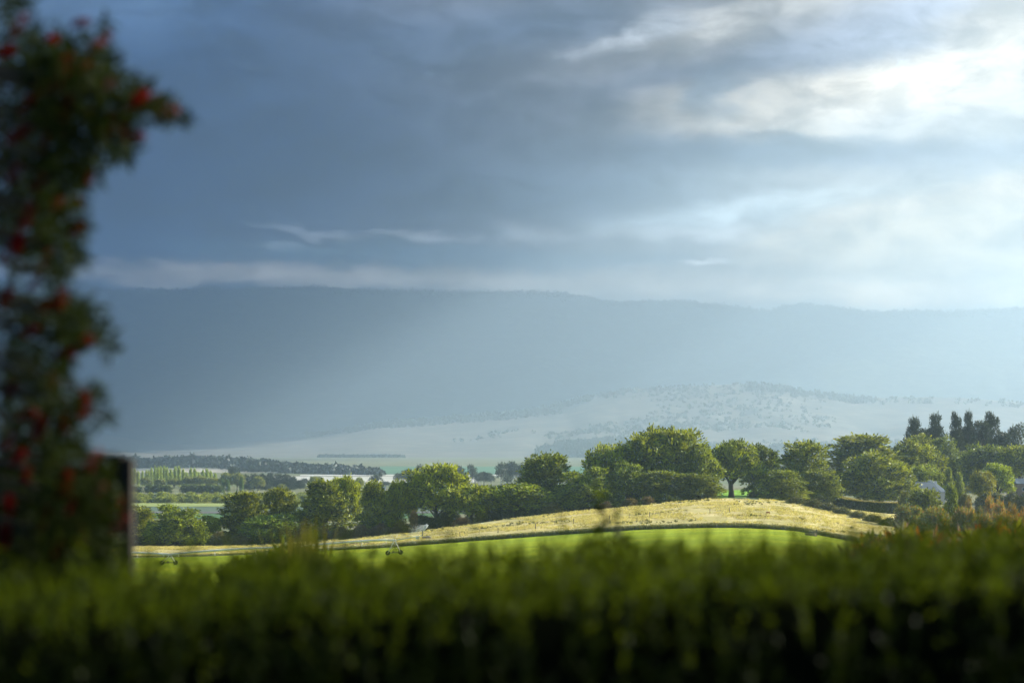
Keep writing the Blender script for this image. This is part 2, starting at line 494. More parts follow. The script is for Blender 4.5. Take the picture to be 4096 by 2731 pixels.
PR_M = [(-1600, 1080), (-600, 1110), (0, 1118), (330, 1128), (430, 1160), (600, 1160), (760, 1158), (830, 1147), (900, 1156), (1050, 1149), (1250, 1148), (1450, 1156), (1700, 1164), (2000, 1166), (2130, 1163), (2250, 1170), (2350, 1185), (2430, 1206), (2600, 1204), (2720, 1204), (2850, 1217), (3070, 1242), (3150, 1222), (3200, 1215), (3300, 1222), (3400, 1236), (3500, 1246), (3650, 1240), (3800, 1246), (3950, 1238), (4096, 1230), (4700, 1215), (5700, 1240)]
me, PM = range_mesh('mountain', PR_M, 13600, 18900, 24500, 110, 560, (-420, 1440), -49, M['forest'], 900, 1.15, 3, 30, .19)
tag(obj('mountain', me), kind='structure')
PR_H = [(-1600, 1640), (-500, 1660), (0, 1690), (330, 1722), (500, 1750), (680, 1776), (900, 1768), (1100, 1755), (1300, 1732), (1400, 1715), (1500, 1693), (1700, 1678), (1900, 1662), (2050, 1650), (2180, 1632), (2300, 1600), (2380, 1578), (2500, 1556), (2620, 1550), (2760, 1542), (2950, 1534), (3050, 1536), (3150, 1550), (3250, 1568), (3400, 1588), (3550, 1590), (3700, 1586), (3900, 1592), (4096, 1610), (4700, 1640), (5700, 1600)]
me, PH = range_mesh('hills', PR_H, 8800, 12000, 13300, 120, 560, (-420, 1440), -42, M['hill'], 630, .95, 8, 2, .3)
tag(obj('hills', me), kind='structure')

# unseen cloud added sunward of the range to shade it; broken edge gives shafts
def ico(sub=2):
    import bmesh
    b = bmesh.new(); bmesh.ops.create_icosphere(b, subdivisions=sub, radius=1)
    v = np.array([q.co[:] for q in b.verts]); f = [[w_.index for w_ in q.verts] for q in b.faces]; b.free()
    return v, f


iv, iff = ico(2)
rc = np.random.RandomState(4); V, Fc = [], []
for k in range(4200):
    cx, cy_ = rc.uniform(-700, 14700), rc.uniform(4600, 28400)
    gx, gy = cx - 5700 * sdir[0] / sdir[2], cy_ - 5700 * sdir[1] / sdir[2]                                  # where its shadow meets the valley floor
    free = np.interp(gy, [900, 2500, 6500, 10500, 13300, 18900, 24000], [-540, -680, -900, -1100, -100, 2200, 3600])
    inside = min((free - gx) / (1200 if gy < 9000 else 2400), (gy - 1000) / 500)              # thins out towards its two free edges
    if rc.rand() > inside * 1.3 or (gy < 11600 and rc.rand() > max(.9, (-.13 * gy - 400 - gx) / 450)): continue
    s_ = rc.uniform(250, 780)
    pv_ = iv * np.array([s_, s_, s_ * .35]) * (1 + .15 * rc.randn(len(iv), 1)) + np.array([cx, cy_, 5650 + rc.uniform(0, 350)])
    Fc += [[i + len(iv) * len(V) for i in f] for f in iff]; V.append(pv_)
tag(obj('shade_clouds', poly('shade_clouds', np.concatenate(V), Fc, mat_plain('shade_cloud_puff', (.8, .8, .8)))), kind='stuff')

# HAZE
hm = bpy.data.materials.new('haze_air'); hm.use_nodes = True; X.nt = hm.node_tree
for n in list(hm.node_tree.nodes):
    if n.type == 'BSDF_PRINCIPLED': hm.node_tree.nodes.remove(n)
pv = hm.node_tree.nodes.new('ShaderNodeVolumePrincipled')
pv.inputs['Color'].default_value = (.63, .825, .985, 1); pv.inputs['Density'].default_value = 0.00009; pv.inputs['Anisotropy'].default_value = 0.74
pv.inputs['Absorption Color'].default_value = (0, 0, 0, 1)
hm.node_tree.links.new(pv.outputs[0], hm.node_tree.nodes['Material Output'].inputs['Volume'])
hz = obj('haze', boxes('haze', [(0, 12300, 600, 44000, 25400, 1500)], hm))
tag(hz, kind='stuff')

# ---------------------------------------------------------------- foliage
M['oak'] = mat_leaf('oak_leaves', (.014, .036, .007), (.37, .41, .02), .22)
M['cypress'] = mat_leaf('cypress_leaves', (.012, .03, .007), (.32, .35, .018), .2)
M['pine'] = mat_leaf('pine_needles', (.018, .034, .014), (.055, .075, .022), .15)
M['bush'] = mat_leaf('bush_leaves', (.035, .05, .012), (.19, .18, .03), .2)
M['scrub'] = mat_leaf('brown_bush_leaves', (.07, .055, .025), (.19, .14, .05), .3)
M['poplar'] = mat_leaf('poplar_leaves', (.09, .12, .03), (.2, .22, .05), .35)
M['gum'] = mat_leaf('gum_leaves', (.03, .045, .022), (.075, .09, .04), .2)
M['autumn'] = mat_leaf('turning_leaves', (.06, .08, .015), (.24, .2, .03), .4, tint=(.36, .16, .03), nscale=.35)
M['bark'] = mat_plain('bark', (.075, .055, .038), .9, var=.3, scale=2)
M['palebark'] = mat_plain('pale_bark', (.26, .23, .19), .9, var=.3, scale=2)


def sprays(rng, centres, radii, per, leaves, size, aspect=.42, up=.35, flat=1.0, keep=-.55, jit=.5, lift=0.0):
    """leaf sprays on the skin of many lobes. centres (n,3), radii (n,3) -> (m,4,3) quads"""
    n = len(centres)
    d = rng.randn(n, per, 3); d /= np.linalg.norm(d, axis=-1, keepdims=True)
    d[..., 2] = np.where(d[..., 2] < keep, -d[..., 2], d[..., 2])
    lump = 1 + .16 * rng.randn(n, per, 1)
    org = centres[:, None, :] + d * radii[:, None, :] * lump
    dirn = d + rng.randn(n, per, 3) * .35; dirn[..., 2] = dirn[..., 2] * flat + up
    dirn /= np.linalg.norm(dirn, axis=-1, keepdims=True)
    org = org.reshape(-1, 1, 3); dirn = dirn.reshape(-1, 1, 3)
    ld = dirn + rng.randn(len(org), leaves, 3) * jit
    ld /= np.linalg.norm(ld, axis=-1, keepdims=True)
    o = org + dirn * rng.rand(len(org), leaves, 1) * size * 1.3 + rng.randn(len(org), leaves, 3) * size * .35
    sz = size * (.55 + .8 * rng.rand(len(org), leaves, 1))
    side = np.cross(ld, np.repeat(d.reshape(-1, 1, 3) * .9, leaves, 1) + np.array([0, 0, .35]) + .45 * rng.randn(len(org), leaves, 3)); side /= np.linalg.norm(side, axis=-1, keepdims=True) + 1e-9
    side *= sz * aspect * .5
    a = o - side * .4; b = o + side * .4; m1 = o + ld * sz * .55
    q = np.stack([o - ld * sz * .05, m1 + side, o + ld * sz, m1 - side], -2)
    return q.reshape(-1, 4, 3)


def limbs(rng, h, r, spread, lobes, start=.25, n=9):
    segs = [([(0, 0, -.6), (0, 0, h * .12), (rng.randn() * .15, rng.randn() * .15, h * .4), (rng.randn() * .4, rng.randn() * .4, h * .8)], [r * 1.35, r, r * .75, r * .25])]
    idx = rng.permutation(len(lobes))[:n]
    for i in idx:
        c = lobes[i]; s = rng.uniform(start, .6) * h * .8
        s = min(s, c[2] * .8)
        segs.append(([(0, 0, s), tuple(c * np.array([.45, .45, 0]) + np.array([0, 0, s + (c[2] - s) * .55])), tuple(c)], [r * .5, r * .3, r * .1]))
    return segs


LOW = [1.3]


def proto(kind, seed, q=1.0):
    """crown quads, trunk segments for a nominal tree (half width 7 m, height 16 m unless told)"""
    rng = np.random.RandomState(seed * 97 + 5)
    if kind == 'oak':
        n = int(78); d = rng.randn(n, 3); d /= np.linalg.norm(d, axis=1, keepdims=True); d[:, 2] = np.where(d[:, 2] < -.45, -d[:, 2], d[:, 2])
        rf = rng.uniform(.5, .98, (n, 1)); c = d * np.array([7, 7, 7.6]) * rf + np.array([0, 0, 8.4]); rr = rng.uniform(.8, 2.1, (n, 1)) * np.array([1, 1, .75])
        c[:, 2] = np.clip(c[:, 2], LOW[0], 15); Q = sprays(rng, c, rr, int(28 * q), 9, .8 / q ** .5, jit=.5); tr = limbs(rng, 14, .5, 6, c)
    elif kind == 'dome':
        n = 84; d = rng.randn(n, 3); d /= np.linalg.norm(d, axis=1, keepdims=True); d[:, 2] = np.abs(d[:, 2])
        rf = rng.uniform(.6, 1.0, (n, 1)); c = d * np.array([7, 7, 13.5]) * rf + np.array([0, 0, 1.4]); rr = rng.uniform(.8, 1.8, (n, 1)) * np.array([1, 1, .7])
        Q = sprays(rng, c, rr, int(28 * q), 8, .75 / q ** .5, flat=.5, up=.2); tr = limbs(rng, 13, .5, 6, c)
    elif kind == 'cypress':
        n = 74; c = []; rr = []
        for k in range(n):
            t = rng.uniform(.12, .97); R = 6.2 * math.sin(math.pi * min(1, t * .62 + .32)) ** .7; a = rng.uniform(0, 6.28); rad = R * rng.uniform(.35, .95)
            c.append((math.cos(a) * rad, math.sin(a) * rad, 16 * t - .6)); w_ = rng.uniform(1.0, 2.3); rr.append((w_, w_, w_ * .42))
        c = np.array(c); rr = np.array(rr); Q = sprays(rng, c, rr, int(30 * q), 8, .8 / q ** .5, flat=.25, up=.16, keep=-.3, jit=.38); tr = limbs(rng, 15, .5, 6, c, n=12)
    elif kind == 'cone':
        n = 50; c = []; rr = []
        for k in range(n):
            t = rng.uniform(.05, .97); R = 6.3 * (1 - t) ** .62 + .2; a = rng.uniform(0, 6.28); rad = R * rng.uniform(.45, .9)
            c.append((math.cos(a) * rad, math.sin(a) * rad, 15.6 * t)); w_ = rng.uniform(1.1, 2.1) * (1.1 - .5 * t); rr.append((w_, w_, w_ * .6))
        c = np.array(c); rr = np.array(rr); Q = sprays(rng, c, rr, int(38 * q), 8, .8 / q ** .5, flat=.5, up=.25); tr = limbs(rng, 15, .45, 5, c)
    elif kind == 'pine':
        c = []; rr = []; side = rng.uniform(0, 6.28); nw = 13
        for w_ in range(nw):
            t = .04 + .94 * w_ / (nw - 1) + rng.uniform(-.03, .03); Rw = (7.2 * (1 - t) ** .75 + .9) * rng.uniform(.75, 1.15)
            for b_ in range(max(2, int(9 * (1 - t * .75)))):
                a = rng.uniform(0, 6.28); rad = Rw * rng.uniform(.3, 1) * (1 + .3 * math.cos(a - side)); wd = rng.uniform(1.2, 2.2) * (1.15 - .5 * t)
                c.append((math.cos(a) * rad, math.sin(a) * rad, 15.4 * t + rad * .12)); rr.append((wd, wd, wd * .33))
        c = np.array(c); rr = np.array(rr); Q = sprays(rng, c, rr, int(44 * q), 6, .8 / q ** .5, aspect=.3, flat=.4, up=.35, keep=-.25); tr = limbs(rng, 15, .5, 5, c, n=14)
    elif kind in ('bush', 'scrub'):
        n = 34; d = rng.randn(n, 3); d /= np.linalg.norm(d, axis=1, keepdims=True); d[:, 2] = np.abs(d[:, 2])
        c = d * np.array([5.6, 5.6, 12.5]) * rng.uniform(.5, .85, (n, 1)) + np.array([0, 0, .8]); rr = rng.uniform(1.4, 2.6, (n, 1)) * np.array([1, 1, 1.2])
        Q = sprays(rng, c, rr, int(46 * q), 6, 1.05 / q ** .5, up=.55, jit=.55, aspect=.35 if kind == 'bush' else .25); tr = limbs(rng, 10, .28, 4, c, n=8)
    elif kind == 'poplar':     # half width 7, height 16 nominal; placed much narrower
        n = 34; t = rng.uniform(.06, 1, n); a = rng.uniform(0, 6.28, n); R = 4.6 * np.sin(np.pi * np.clip(t * .8 + .17, 0, 1)) ** .6 * rng.uniform(.3, .9, n)
        c = np.stack([np.cos(a) * R, np.sin(a) * R, 14.8 * t], 1); rr = np.ones((n, 3)) * rng.uniform(1.6, 2.6, (n, 1)) * np.array([1, 1, .8])
        Q = sprays(rng, c, rr, int(26 * q), 5, 1.3 / q ** .5, up=.9, jit=.4); tr = limbs(rng, 14, .4, 2, c, n=4)
    elif kind == 'gum':
        n = 17; c = []; rr = []
        for k in range(n):
            t = rng.uniform(.38, .96); a = rng.uniform(0, 6.28); rad = rng.uniform(.1, .85) * 5.6 * (1.15 - .35 * t)
            c.append((math.cos(a) * rad, math.sin(a) * rad, 15.2 * t)); w_ = rng.uniform(1.4, 2.6); rr.append((w_, w_, w_ * .62))
        c = np.array(c); rr = np.array(rr); Q = sprays(rng, c, rr, int(38 * q), 5, .95 / q ** .5, up=.1, keep=-.3); tr = limbs(rng, 15, .42, 5, c, n=14, start=.35)
    return Q, tr


MATOF = {'oak': 'oak', 'dome': 'oak', 'cypress': 'cypress', 'cone': 'cypress', 'pine': 'pine', 'bush': 'bush', 'scrub': 'scrub', 'poplar': 'poplar', 'gum': 'gum'}
NAMEOF = {'oak': 'oak_tree', 'dome': 'domed_tree', 'cypress': 'cypress_tree', 'cone': 'conifer_tree', 'pine': 'pine_tree', 'bush': 'bush', 'scrub': 'hawthorn_bush', 'poplar': 'poplar_tree', 'gum': 'gum_tree'}
_pc = {}


def get(kind, v, q, mat=None):
    k = (kind, v, q, mat)
    if k not in _pc:
        if (kind, v, q) not in _pc: _pc[(kind, v, q)] = proto(kind, v, q)
        Q, tr = _pc[(kind, v, q)]
        _pc[k] = (quads('crown', Q, M[mat or MATOF[kind]]), tubes('trunk', tr, M['palebark' if kind in ('gum', 'poplar') else 'bark'], 7))
    return _pc[k]


def plant(kind, px, ytop, hwpx, D, label, col=(1, 1, 1), v=None, q=1.0, mat=None, group=None, name=None, cat=None, sink=0.0, z0=None):
    """a tree standing on the ground at depth D, crown top at row ytop, half width in picture pixels"""
    v = ((len(kind) + int(px) * 7 + int(D)) % 3) if v is None else v
    p = onground(px, D); z0 = float(H(p.x, p.y)) if z0 is None else z0
    h = CAMZ + (HOR - ytop) / F * D - z0; hw = hwpx / F * D
    cm, tm = get(kind, v, q, mat)
    e = obj(name or NAMEOF[kind], None, None, (p.x, p.y, z0 - sink), rs.uniform(0, 6.28), (hw / 7.3, hw / 7.3, (h + sink) / 16.2))
    tag(e, label, cat or ('bush' if kind in ('bush', 'scrub') else 'tree'), group)
    c = obj('crown' if kind not in ('bush', 'scrub') else 'foliage', cm, e); c.color = (*col, 1)
    t = obj('trunk' if kind not in ('bush', 'scrub') else 'stems', tm, e)
    return e


G1 = 'broad trees along the top of the dry meadow'
YG = (1.3, 1.25, .9); DK = (.75, .8, .9); OL = (1.08, 1.02, .95); PL = (1.3, 1.3, 1.2)
S = 4.0
TREES = [  # kind, cx, top, half width (pixels of the full photograph), depth, tint, variant, label
    ('cypress', 120, 2035, 110, 742, DK, 0, 'dark cypress glimpsed through the red flowering tree at the far left'),
    ('oak', 330, 2030, 100, 745, DK, 1, 'dark round tree mostly hidden behind the weathered timber post'),
    ('cypress', 540, 2020, 85, 752, OL, 1, 'shaggy cypress peeking out just right of the weathered timber post'),
    ('dome', 705, 2011, 100, 738, (.9, .95, 1), 2, 'dark round tree behind the left wheel tower of the irrigator'),
    ('oak', 838, 2068, 40, 745, YG, 0, 'small yellow green tree between two dark round trees at left'),
    ('cypress', 975, 1968, 92, 752, OL, 2, 'flat layered cypress, leftmost of the taller trees against the pale fields'),
    ('cypress', 1118, 1948, 66, 758, OL, 0, 'layered cypress whose crown rises behind the rounded blue green tree'),
    ('dome', 1085, 2040, 95, 735, (.95, 1.1, 1.3), 1, 'rounded blue green tree in front of the layered cypresses, above the grass plumes'),
    ('cone', 1290, 1925, 120, 745, (1, 1, 1), 0, 'widest dark conifer of the left clump with sloping shoulders'),
    ('oak', 1378, 1915, 52, 765, YG, 1, 'two headed yellow green tree rising behind the widest dark conifer'),
    ('cone', 1500, 1925, 78, 740, YG, 1, 'freestanding pointed conifer with gaps of valley on both sides'),
    ('oak', 1600, 1932, 46, 744, YG, 2, 'narrow tree beside reddish foliage, left neighbour of the tall golden crowned tree'),
    ('oak', 1745, 1872, 112, 746, YG, 0, 'tall golden crowned tree right above the irrigator water jet'),
    ('oak', 1885, 1945, 92, 738, YG, 1, 'bright topped tree stepping down behind the brown hawthorn'),
    ('oak', 2065, 1942, 115, 738, (1.05, 1.1, .9), 2, 'low wide tree with sunlit crown in the middle dip of the tree line'),
    ('cypress', 2180, 1813, 108, 752, (.95, 1, 1), 1, 'tall shaggy dark tree, first of the high group right of the middle dip'),
    ('dome', 2350, 1862, 108, 738, (.95, 1, 1), 2, 'dark bulky tree between the tall shaggy tree and the feathery olive tree'),
    ('oak', 2455, 1790, 95, 758, YG, 2, 'tall ragged golden green tree left of the biggest oak'),
    ('dome', 2515, 1850, 85, 742, (1, 1.05, 1.35), 0, 'feathery olive grey tree in front of the tall ragged golden one'),
    ('oak', 2670, 1725, 130, 760, (1.1, 1.05, .9), 1, 'biggest and tallest oak on the tree line with see through arched crown'),
    ('oak', 2795, 1790, 66, 752, (1, 1, .9), 0, 'dense oak wedged between the biggest oak and the lone lawn tree'),
    ('cypress', 2640, 1880, 90, 738, (1, 1, 1), 0, 'low spreading cypress growing under the biggest oak'),
    ('cypress', 2790, 1895, 92, 736, (1, 1, 1), 2, 'low layered cypress at the left edge of the lawn gap'),
    ('cypress', 3038, 1777, 82, 790, DK, 1, 'dark rounded cypress behind and right of the lone lawn tree'),
    ('cypress', 3215, 1767, 105, 775, YG, 2, 'golden topped wide cypress, second peak right of the lone lawn tree'),
    ('cypress', 3125, 1878, 92, 740, (1.1, 1.1, 1), 0, 'fan layered cypress low in front, right of the clipped round shrub'),
    ('cypress', 3275, 1880, 85, 758, (1.05, 1.05, 1), 1, 'low fan layered cypress beside the curved clipped hedge'),
    ('dome', 3510, 1807, 135, 790, OL, 0, 'huge smooth dome shaped tree behind the curved clipped hedge'),
    ('cypress', 3460, 1737, 165, 860, OL, 0, 'broad sunlit crown rising directly behind the huge dome shaped tree'),
    ('dome', 3655, 1728, 105, 875, OL, 2, 'rounded tree on the skyline just below the dark pines'),
    ('dome', 3695, 1838, 66, 830, (1.15, 1.15, .9), 1, 'mid green tree standing behind the blue grey house roof'),
    ('dome', 3775, 1748, 80, 925, DK, 0, 'dark rounded tree filling the notch below the ragged skyline pine'),
    ('pine', 3655, 1678, 50, 950, DK, 0, 'flat topped dark pine, leftmost of the skyline pines'),
    ('pine', 3742, 1663, 48, 945, DK, 1, 'ragged dark pine, second of the skyline pines from the left'),
    ('pine', 3820, 1657, 34, 950, DK, 2, 'slim dark pine, third of the skyline pines from the left'),
    ('pine', 3875, 1655, 34, 955, DK, 0, 'slim dark pine, fourth of the skyline pines from the left'),
    ('pine', 3930, 1690, 75, 960, DK, 1, 'wide dark pine filling the gap under the two tallest skyline pines'),
    ('pine', 3960, 1656, 50, 965, DK, 2, 'pointed spreading pine, highest at the right of the skyline row'),
    ('pine', 3700, 1720, 70, 955, DK, 2, 'bushy lower dark pine between the flat topped and the ragged one'),
    ('pine', 3850, 1715, 80, 970, DK, 1, 'broad dark pine low behind the two slim skyline pines'),
    ('pine', 4010, 1735, 80, 940, DK, 0, 'low dark pine under the pointed spreading one, near the right edge'),
    ('gum', 4058, 1705, 44, 960, DK, 0, 'small flat topped tree, rightmost on the skyline by itself'),
    ('dome', 3955, 1753, 105, 900, (.75, .8, .85), 1, 'big dark dome shaped tree under the skyline pines'),
    ('oak', 4080, 1790, 80, 890, OL, 2, 'grey green oak cut by the right edge above the far roof'),
    ('dome', 3830, 1800, 70, 915, DK, 2, 'shadowy tree behind the two little conical shrubs'),
    ('cone', 3795, 1872, 26, 832, PL, 0, 'small pale conical tree, left one of the pair behind the house'),
    ('cone', 3836, 1888, 26, 830, PL, 1, 'small pale conical tree, right one of the pair behind the house'),
    ('oak', 3990, 1862, 60, 815, (1.25, 1.3, .9), 0, 'vivid lime green tree among the dull ones at right'),
    ('oak', 3930, 1890, 48, 790, (1.15, .95, .9), 1, 'brownish olive tree leaning against the vivid lime one'),
    ('cypress', 3700, 1952, 80, 650, (1, 1, 1), 0, 'dark green spreading tree in front of the blue grey roof'),
    ('cone', 3805, 1935, 46, 640, (1, 1.05, 1), 1, 'upright dark green conifer right of the blue grey roof'),
]
for kind, cx, top_, hw, D, colr_, v, lab in TREES:
    plant(kind, cx / S, top_ / S, hw / S * (1.22 if cx < 3000 else 1.12), D, lab, colr_, v, group=G1 if cx < 3000 else 'trees on the right hand rise')

# the lone lawn tree: bare trunk showing under a rounded crown
LOW[0] = 5.2
e = plant('oak', 2925 / S, 1776 / S, 110 / S, 772, 'lone tree with bare visible trunk standing on the bright lawn', (1.1, 1.1, .9), 7, group=G1)
LOW[0] = 1.3
e.children[1].scale = (1.5, 1.5, 1)

# bushes at the feet of the trees and down the meadow's right side
B = [
    ('scrub', 880, 2112, 45, 728, (.8, .95, .8), 'dull brown green bush below the small yellow green tree'),
    ('scrub', 965, 2118, 48, 728, (.8, .95, .8), 'dull low bush left of the rounded blue green tree'),
    ('scrub', 1215, 2100, 46, 727, (.95, .9, .7), 'brown hedge bush just right of the rounded blue green tree'),
    ('scrub', 1290, 2095, 44, 727, (.95, .9, .7), 'brown hedge bush below the widest dark conifer'),
    ('scrub', 1365, 2092, 46, 727, (.95, .95, .7), 'brown hedge bush under the two headed tree'),
    ('scrub', 1440, 2088, 46, 727, (1, .9, .7), 'russet hedge bush left below the freestanding conifer'),
    ('scrub', 1520, 2080, 50, 727, (1, .8, .7), 'russet hedge bush right behind the irrigator wheel tower'),
    ('scrub', 1600, 2078, 50, 726, (.8, .65, .6), 'dark russet hedge bush left of the water jet'),
    ('oak', 1655, 2048, 15, 726, (.8, .42, .35), 'small reddish brown sapling against the dark foliage'),
    ('scrub', 1845, 2062, 52, 722, (1, .75, .65), 'round brown hawthorn standing out on the meadow edge'),
    ('bush', 2215, 2008, 58, 724, (1, .95, .8), 'olive bush, biggest on the meadow edge in the middle'),
    ('scrub', 2420, 1996, 34, 724, (1, .85, .7), 'small round brown bush under the dark bulky tree'),
    ('scrub', 2520, 1985, 44, 724, (1, 1, .8), 'brownish bush under the feathery olive grey tree'),
    ('scrub', 2594, 1978, 36, 724, (1.05, .95, .8), 'pale twiggy bush left of the low spreading cypress'),
    ('bush', 2680, 1972, 46, 726, (.8, 1, .8), 'green bush at the foot of the low spreading cypress'),
    ('bush', 2838, 1968, 22, 734, (1.6, 1.7, .8), 'yellow green shrub beside the lawn gap'),
    ('bush', 2790, 2004, 18, 722, (1.4, 1.4, .8), 'small bright bush alone on the meadow below the cypress'),
    ('bush', 3020, 1955, 42, 742, (.95, .9, .85), 'clipped round dark shrub at the right edge of the lawn'),
    ('bush', 3085, 1990, 50, 732, (.7, .75, .7), 'dark low shrub behind the grey wooden rails'),
    ('bush', 3185, 1978, 46, 722, (.8, .8, .7), 'first dark bush of the scrub row right of the rails'),
    ('bush', 3250, 1985, 46, 716, (.9, .85, .7), 'second bush of the scrub row right of the rails'),
    ('bush', 3310, 2000, 46, 712, (.9, .85, .7), 'third bush of the scrub row, left of the clipped hedge end'),
    ('bush', 3370, 2018, 44, 706, (.9, .9, .7), 'fourth bush of the scrub row, below the clipped hedge end'),
    ('bush', 3430, 2034, 44, 700, (1, .95, .8), 'fifth bush of the scrub row, below the dark hedge face'),
    ('bush', 3490, 2048, 42, 694, (1.1, 1, .8), 'sixth bush of the scrub row running down the slope'),
    ('bush', 3550, 2060, 42, 686, (1.2, 1.1, .8), 'seventh lighter bush of the scrub row running down the slope'),
    ('bush', 3605, 2068, 40, 680, (1.3, 1.2, .8), 'last bright bush at the lower end of the scrub row'),
    ('bush', 3935, 1955, 40, 770, (.8, .8, .7), 'dull shrub between the vivid lime tree and the conifer pair'),
    ('bush', 3990, 1958, 40, 775, (.7, .8, .7), 'dull shrub below the vivid lime green tree'),
    ('bush', 4045, 1952, 42, 775, (.8, .8, .7), 'dark shrub in front of the distant slate roofed house, left of two'),
    ('bush', 4095, 1956, 42, 775, (.8, .8, .7), 'dark shrub at the right edge in front of the slate roofed house'),
    ('bush', 3860, 1962, 34, 775, (.8, .8, .7), 'dull shrub below the pair of small conical trees'),
    ('bush', 3620, 1945, 40, 690, (.95, 1, .9), 'olive shrub at the right end of the clipped hedge'),
]
for kind, cx, top_, hw, D, colr_, lab in B:
    plant(kind, cx / S, top_ / S, hw / S, D, lab, colr_, None, q=.6, group='bushes along the meadow edge', sink=.2)

# the autumn thicket at the right
A = [('poplar', 3870, 1965, 26, 640, (1, .9, .7), 'slender grey green young tree, leftmost of the autumn thicket'),
     ('poplar', 3915, 1990, 22, 625, (.8, .95, .6), 'narrow bright green column in the autumn thicket'),
     ('poplar', 3955, 1950, 30, 650, (1.2, 1, .6), 'yellow leaved young tree in the middle of the autumn thicket'),
     ('poplar', 4000, 1968, 34, 635, (1.2, 1, .7), 'orange topped young tree in the autumn thicket'),
     ('poplar', 4045, 1990, 32, 620, (1.3, .95, .5), 'golden young tree near the right edge of the autumn thicket'),
     ('poplar', 4090, 2010, 34, 610, (1.4, .8, .5), 'rusty young tree cut by the right edge of the frame'),
     ('poplar', 3895, 2000, 34, 600, (1.3, 1.1, .5), 'yellowish young tree in front of the slender grey green one'),
     ('poplar', 3975, 2015, 34, 598, (.9, .85, .7), 'dull bronze young tree below the orange topped one'),
     ('poplar', 4040, 2035, 36, 596, (1.1, 1.1, .6), 'green gold young tree low at the right of the thicket'),
     ('oak', 3860, 2040, 44, 605, (.9, .85, .7), 'dull olive tree at the foot of the autumn thicket'),
     ('oak', 3930, 2070, 40, 590, (1, 1, .7), 'leafy green tree low in front of the autumn thicket'),
     ('oak', 4010, 2060, 46, 595, (1.2, .9, .7), 'bronze tinged tree low at the right of the autumn thicket'),
     ('oak', 4085, 2075, 44, 585, (1.1, .8, .6), 'lowest bronze tree at the right edge of the frame'),
     ('oak', 3640, 2030, 46, 630, (.8, .95, .8), 'green bushy tree below the olive shrub by the hedge end'),
     ('oak', 3740, 2040, 56, 615, (.85, .95, .8), 'dark bushy tree below the upright conifer')]
for kind, cx, top_, hw, D, colr_, lab in A:
    kind0 = kind; kind = 'bush' if kind == 'poplar' else kind; hw = hw * 1.3
    plant(kind, cx / S, top_ / S, hw / S, D, lab, colr_, None, q=.8, sink=1.5, mat='autumn', group='autumn thicket on the right', cat='tree', name='young_tree' if kind0 == 'poplar' else 'thicket_tree')

# ---------------------------------------------------------------- valley trees
ORD = ['first', 'second', 'third', 'fourth', 'fifth', 'sixth', 'seventh', 'eighth', 'ninth', 'tenth', 'eleventh', 'twelfth', 'thirteenth', 'fourteenth', 'fifteenth', 'sixteenth',
       'seventeenth', 'eighteenth', 'nineteenth', 'twentieth', 'twenty first', 'twenty second', 'twenty third', 'twenty fourth', 'twenty fifth', 'twenty sixth', 'twenty seventh', 'twenty eighth',
       'twenty ninth', 'thirtieth', 'thirty first', 'thirty second', 'thirty third', 'thirty fourth', 'thirty fifth', 'thirty sixth', 'thirty seventh', 'thirty eighth', 'thirty ninth', 'fortieth',
       'forty first', 'forty second', 'forty third', 'forty fourth', 'forty fifth', 'forty sixth', 'forty seventh', 'forty eighth', 'forty ninth', 'fiftieth', 'fifty first', 'fifty second', 'fifty third', 'fifty fourth']


def zt(D, pz=-38.0): return HOR + (CAMZ - pz) / D * F


pops = [(131, 470, 2.2), (134.5, 468.5, 2.4), (138, 473, 2.2), (142.5, 474, 1.8), (146, 470.5, 2), (148.5, 471, 2), (151.5, 471, 2.2), (155, 469, 2.4), (158, 468, 2.6), (161, 468.5, 2.4), (164, 469.5, 2.4), (167, 470, 2.2),
        (171, 469.5, 2.6), (175, 468.5, 2.8), (179, 470, 2.4), (183, 470.5, 2.6), (187, 472, 2.4), (191, 471, 2.4), (195, 471.5, 2.6), (199, 472, 2.6), (203, 471, 2.4), (207, 472, 2.6), (211, 472.5, 2.4), (215, 473, 2.4)]
for i, (px, yt, hw) in enumerate(pops):
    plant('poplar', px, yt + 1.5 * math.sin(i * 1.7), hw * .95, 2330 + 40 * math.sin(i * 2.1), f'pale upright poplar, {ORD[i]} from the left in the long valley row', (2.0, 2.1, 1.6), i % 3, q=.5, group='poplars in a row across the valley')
for i, (px, yt) in enumerate([(223, 480), (228, 480.5), (241.5, 478)]):
    plant('poplar', px, yt, 2.6, 2040, f'green poplar before the dark pine wood, {ORD[i]} from the left of three', (.7, .95, .8), i, q=.6, group='three poplars before the dark wood')
pal = [(146, 478, 7), (160, 479, 7), (174, 479, 8), (188, 477, 8), (200, 476, 9), (212, 478, 8), (226, 474, 9), (237, 474, 9), (258, 477, 8), (282, 484, 5), (316, 477, 9), (359, 478, 6), (330, 484, 7)]
for i, (px, yt, hw) in enumerate(pal):
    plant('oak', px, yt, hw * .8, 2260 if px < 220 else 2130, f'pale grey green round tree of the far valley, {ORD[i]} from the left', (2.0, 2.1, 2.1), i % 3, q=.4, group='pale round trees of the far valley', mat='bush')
drk = [(128, 485), (137, 486), (150, 485), (158, 484), (166, 485), (186, 484), (194, 484), (202, 485), (210, 484), (217, 485)]
for i, (px, yt) in enumerate(drk):
    plant('cypress', px, yt, 6.5, 2010, f'squat dark cypress below the pale poplars, {ORD[i]} from the left', (.5, .6, .75), i % 3, q=.4, group='squat dark cypresses below the poplars')
pw = [(246, 475), (254, 474), (262, 474), (270, 473.5), (278, 474), (286, 474.5), (293, 477), (300, 480), (250, 480), (266, 480), (290, 482)]
